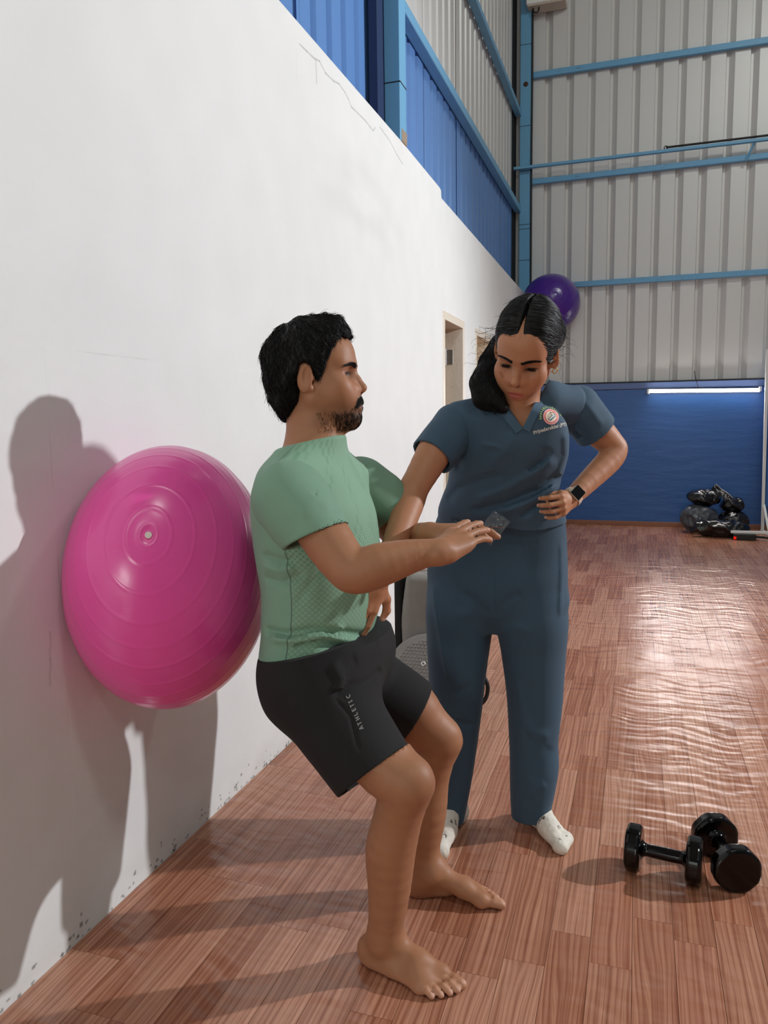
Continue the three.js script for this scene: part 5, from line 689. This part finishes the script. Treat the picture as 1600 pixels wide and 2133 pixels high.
    x.fillStyle = '#a9c77a'; x.font = 'bold 64px sans-serif'; x.textAlign = 'center'; x.textBaseline = 'middle'; const t = 'healthroughtouch', n = t.length; for (let i = 0; i < n; i++) { const a = -1.5 + i * 3.12 / (n - 1); x.save(); x.translate(cx + 198 * Math.sin(a), cy - 198 * Math.cos(a)); x.rotate(a); x.fillText(t[i], 0, 0); x.restore(); } });
  const nm = canvasTex(512, 96, (x, w, h) => { x.clearRect(0, 0, w, h); x.fillStyle = '#e6e2da'; x.font = 'italic bold 60px serif'; x.textBaseline = 'middle'; x.textAlign = 'center'; x.fillText('Priyadarshini (PT)', w / 2, h / 2, w - 8); });
  const dm = (t) => std(0xffffff, 0.7, { map: t, transparent: true, alphaTest: 0.1, side: THREE.DoubleSide });
  const lr = V([1.0689, 1.2627, -2.1089]).sub(V([1.0169, 1.2482, -2.0899])).normalize(), lu = V(view).cross(lr).normalize().multiplyScalar(-1); if (lu.y < 0) lu.negate();
  part('embroidered_emblem', decal(topF, [1.0436, 1.2567, -2.1104], lr.toArray(), lu.toArray(), view, 0.073, 0.073, 20, 20), dm(logo), top, 'round pink emblem under an arc of green lettering');
  part('embroidered_name', decal(topF, [1.0419, 1.226, -2.1059], lr.toArray(), lu.toArray(), view, 0.094, 0.0185, 24, 6), dm(nm), top, 'white embroidered name');
  // trousers
  const pants = phys(new THREE.Color().setRGB(...lin(56, 80, 99)), 0.82, { bumpMap: weave, bumpScale: 0.0004, sheen: 0.35, sheenRoughness: 0.5, sheenColor: new THREE.Color(0.45, 0.6, 0.75) });
  const pf = foldPost([[[[0.711, 0.77, -2.0874], [0.729, 0.6742, -2.0813], [0.7516, 0.5511, -2.0732], [0.7689, 0.4826, -2.0703]], 0.006, 0.008], [[[0.8844, 0.8357, -2.153], [0.8877, 0.7538, -2.1438], [0.888, 0.6856, -2.1353]], -0.003, 0.006], [[[0.888, 0.6856, -2.1353], [0.9298, 0.7395, -2.1559], [0.9685, 0.7594, -2.1712]], -0.003, 0.014], [[[0.888, 0.6856, -2.1353], [0.832, 0.7341, -2.1229], [0.7989, 0.7551, -2.1146]], -0.003, 0.014], [[[0.9573, 0.3784, -2.1724], [0.9984, 0.3359, -2.1806], [1.0521, 0.3212, -2.1966]], 0.004, 0.016], [[[1.0528, 0.2932, -2.1932], [1.0204, 0.2518, -2.1773], [1.0021, 0.1823, -2.1625]], -0.003, 0.016], [[[1.0422, 0.1817, -2.1756], [1.0133, 0.1612, -2.1635], [1.0008, 0.1265, -2.155]], 0.003, 0.014], [[[0.7744, 0.6872, -2.0979], [0.8395, 0.6931, -2.1202]], 0.003, 0.02], [[[0.7738, 0.4416, -2.0667], [0.8381, 0.4816, -2.093]], -0.004, 0.012], [[[1.0691, 0.9149, -2.2242], [1.0744, 0.8057, -2.2121], [1.0725, 0.6692, -2.1942]], 0.004, 0.008], [[[0.9063, 0.6307, -2.1344], [0.9514, 0.6573, -2.1527], [0.9974, 0.643, -2.1661]], 0.003, 0.014], [[[0.7376, 0.3193, -2.0393], [0.7954, 0.3594, -2.0634], [0.8415, 0.3451, -2.0769]], -0.004, 0.014], [[[0.955, 0.5072, -2.1349], [0.9773, 0.3977, -2.1284], [0.9741, 0.2613, -2.1101]], 0.0035, 0.012], [[[0.7175, 0.8791, -2.1033], [0.7714, 0.8101, -2.1124], [0.7937, 0.7006, -2.106]], 0.003, 0.014]], view);
  const hemLine = (x, z) => (x < 0.91 ? lR.section(0)[0] : lL.section(0)[0]) + 0.004;
  const pantF = field([hips, lR, lL], (d, x, y, z) => { d -= pf(x, y, z) + 0.0035 * noise(x * 8, y * 5, z * 8); if (y < 0.15) d = smax(d, -Math.max(d + 0.011, y - 0.13), 0.002); const sf = -0.0; return Math.max(d, hemLine(x, z) - y); }, 0.03);
  const pr2 = part('scrub_trousers', netMesh(pantF, [0.66, 0.0, -2.52], [1.22, 0.99, -2.08], 0.0048), pants, wo);
  // socks: foot shapes without toes
  const sock = (ax, az, h, m, mark, s = 0.88) => { const f = foot(ax, az, h, m, s), M4 = f.M4, e = [cap([-0.05, 0.036, 0], [-0.012, 0.13, 0], 0.037, 0.038, 0.03), cap([-0.052, 0.032, 0], [0.02, 0.03, -m * 0.01], 0.032, 0.028, 0.03), cap([0.0, 0.078, 0], [0.09, 0.044, m * 0.006], 0.036, 0.03, 0.04), cap([0.085, 0.036, m * 0.012], [0.165, 0.02, m * 0.022], 0.03, 0.021, 0.03), cap([-0.03, 0.026, -m * 0.012], [0.13, 0.017, -m * 0.028], 0.027, 0.018, 0.03), cap([0.178, 0.018, m * 0.022], [0.14, 0.015, -m * 0.03], 0.019, 0.016, 0.025)].map((q) => placed(q, M4)); const I = inv(M4); const G = field(e, (d, x, y, z) => Math.max(d - 0.0012 * noise(x * 90, y * 90, z * 90) - 0.0012 * noise(x * 30, y * 30, z * 60), 0.0008 - y), 0.01); const r2 = mulberry(mark), dots = []; for (let i = 0; i < 9; i++) { const cx = -0.02 + r2() * 0.19, cz = (r2() - 0.5) * 0.085, n = 1 + Math.floor(r2() * 3); for (let k = 0; k < n; k++) dots.push([cx + (r2() - 0.5) * 0.012, cz + (r2() - 0.5) * 0.01, r2() * 3]); }
    const [lo, hi] = boxOf(e, 0.005); lo[1] = -0.004; return netMesh(G, lo, hi, 0.0028, (x, y, z) => { const [a, b, c] = I(x, y, z); let col = lin(226, 218, 206); col = mix3(col, lin(196, 178, 150), 0.5 * sst(0.12, 0.2, a) * sst(0.03, 0.008, b)); if (b > 0.012) for (const [p, q, an] of dots) { const u = (a - p) * Math.cos(an) + (c - q) * Math.sin(an), v = -(a - p) * Math.sin(an) + (c - q) * Math.cos(an); if (Math.abs(u) < 0.0042 && Math.abs(v) < 0.0017) col = lin(96, 84, 82); } return col; }); };
  const sockMat = std(0xffffff, 0.9, { vertexColors: true });
  part('sock', sock(1.0, -2.278, [0.145, 0.165], 1, 4), sockMat, wo, 'white sock with small dark marks'); part('sock', sock(0.752, -2.19, [-0.02, 0.22], -1, 9, 0.95), sockMat, wo, 'white sock mostly behind the man');
  // watch on her left wrist
  { const c = V([1.1005, 1.0421, -2.1445]), ax = V(elL).sub(V(wrL)).normalize(), face = V([0.35, 0.25, 0.9]); face.addScaledVector(ax, -face.dot(ax)).normalize(); const sd = ax.clone().cross(face); const M4 = new THREE.Matrix4().makeBasis(sd, ax, face).setPosition(...V(wrL).addScaledVector(ax, 0.012).toArray());
    const strap = new THREE.TorusGeometry(0.0275, 0.0013, 8, 56); strap.scale(1, 0.92, 8.2); strap.rotateX(Math.PI / 2); const sp = strap.attributes.position; strap.computeVertexNormals();
    const w = part('watch', strap.applyMatrix4(M4), std(new THREE.Color().setRGB(...lin(206, 186, 168)), 0.6), wo, 'wrist watch with beige strap and square black face');
    part('watch_case', new RoundedBoxGeometry(0.034, 0.04, 0.009, 3, 0.004).translate(0, 0, 0.0285).applyMatrix4(M4), std(0xb8a48e, 0.3, { metalness: 0.7 }), w); part('watch_face', new RoundedBoxGeometry(0.031, 0.037, 0.004, 3, 0.0019).translate(0, 0, 0.0328).applyMatrix4(M4), phys(0x020203, 0.08), w); part('crown_knob', new THREE.CylinderGeometry(0.0028, 0.0028, 0.004, 12).rotateZ(Math.PI / 2).translate(-0.018, 0.008, 0.028).applyMatrix4(M4), silver, w); }
}

renderer.render(scene, camera);
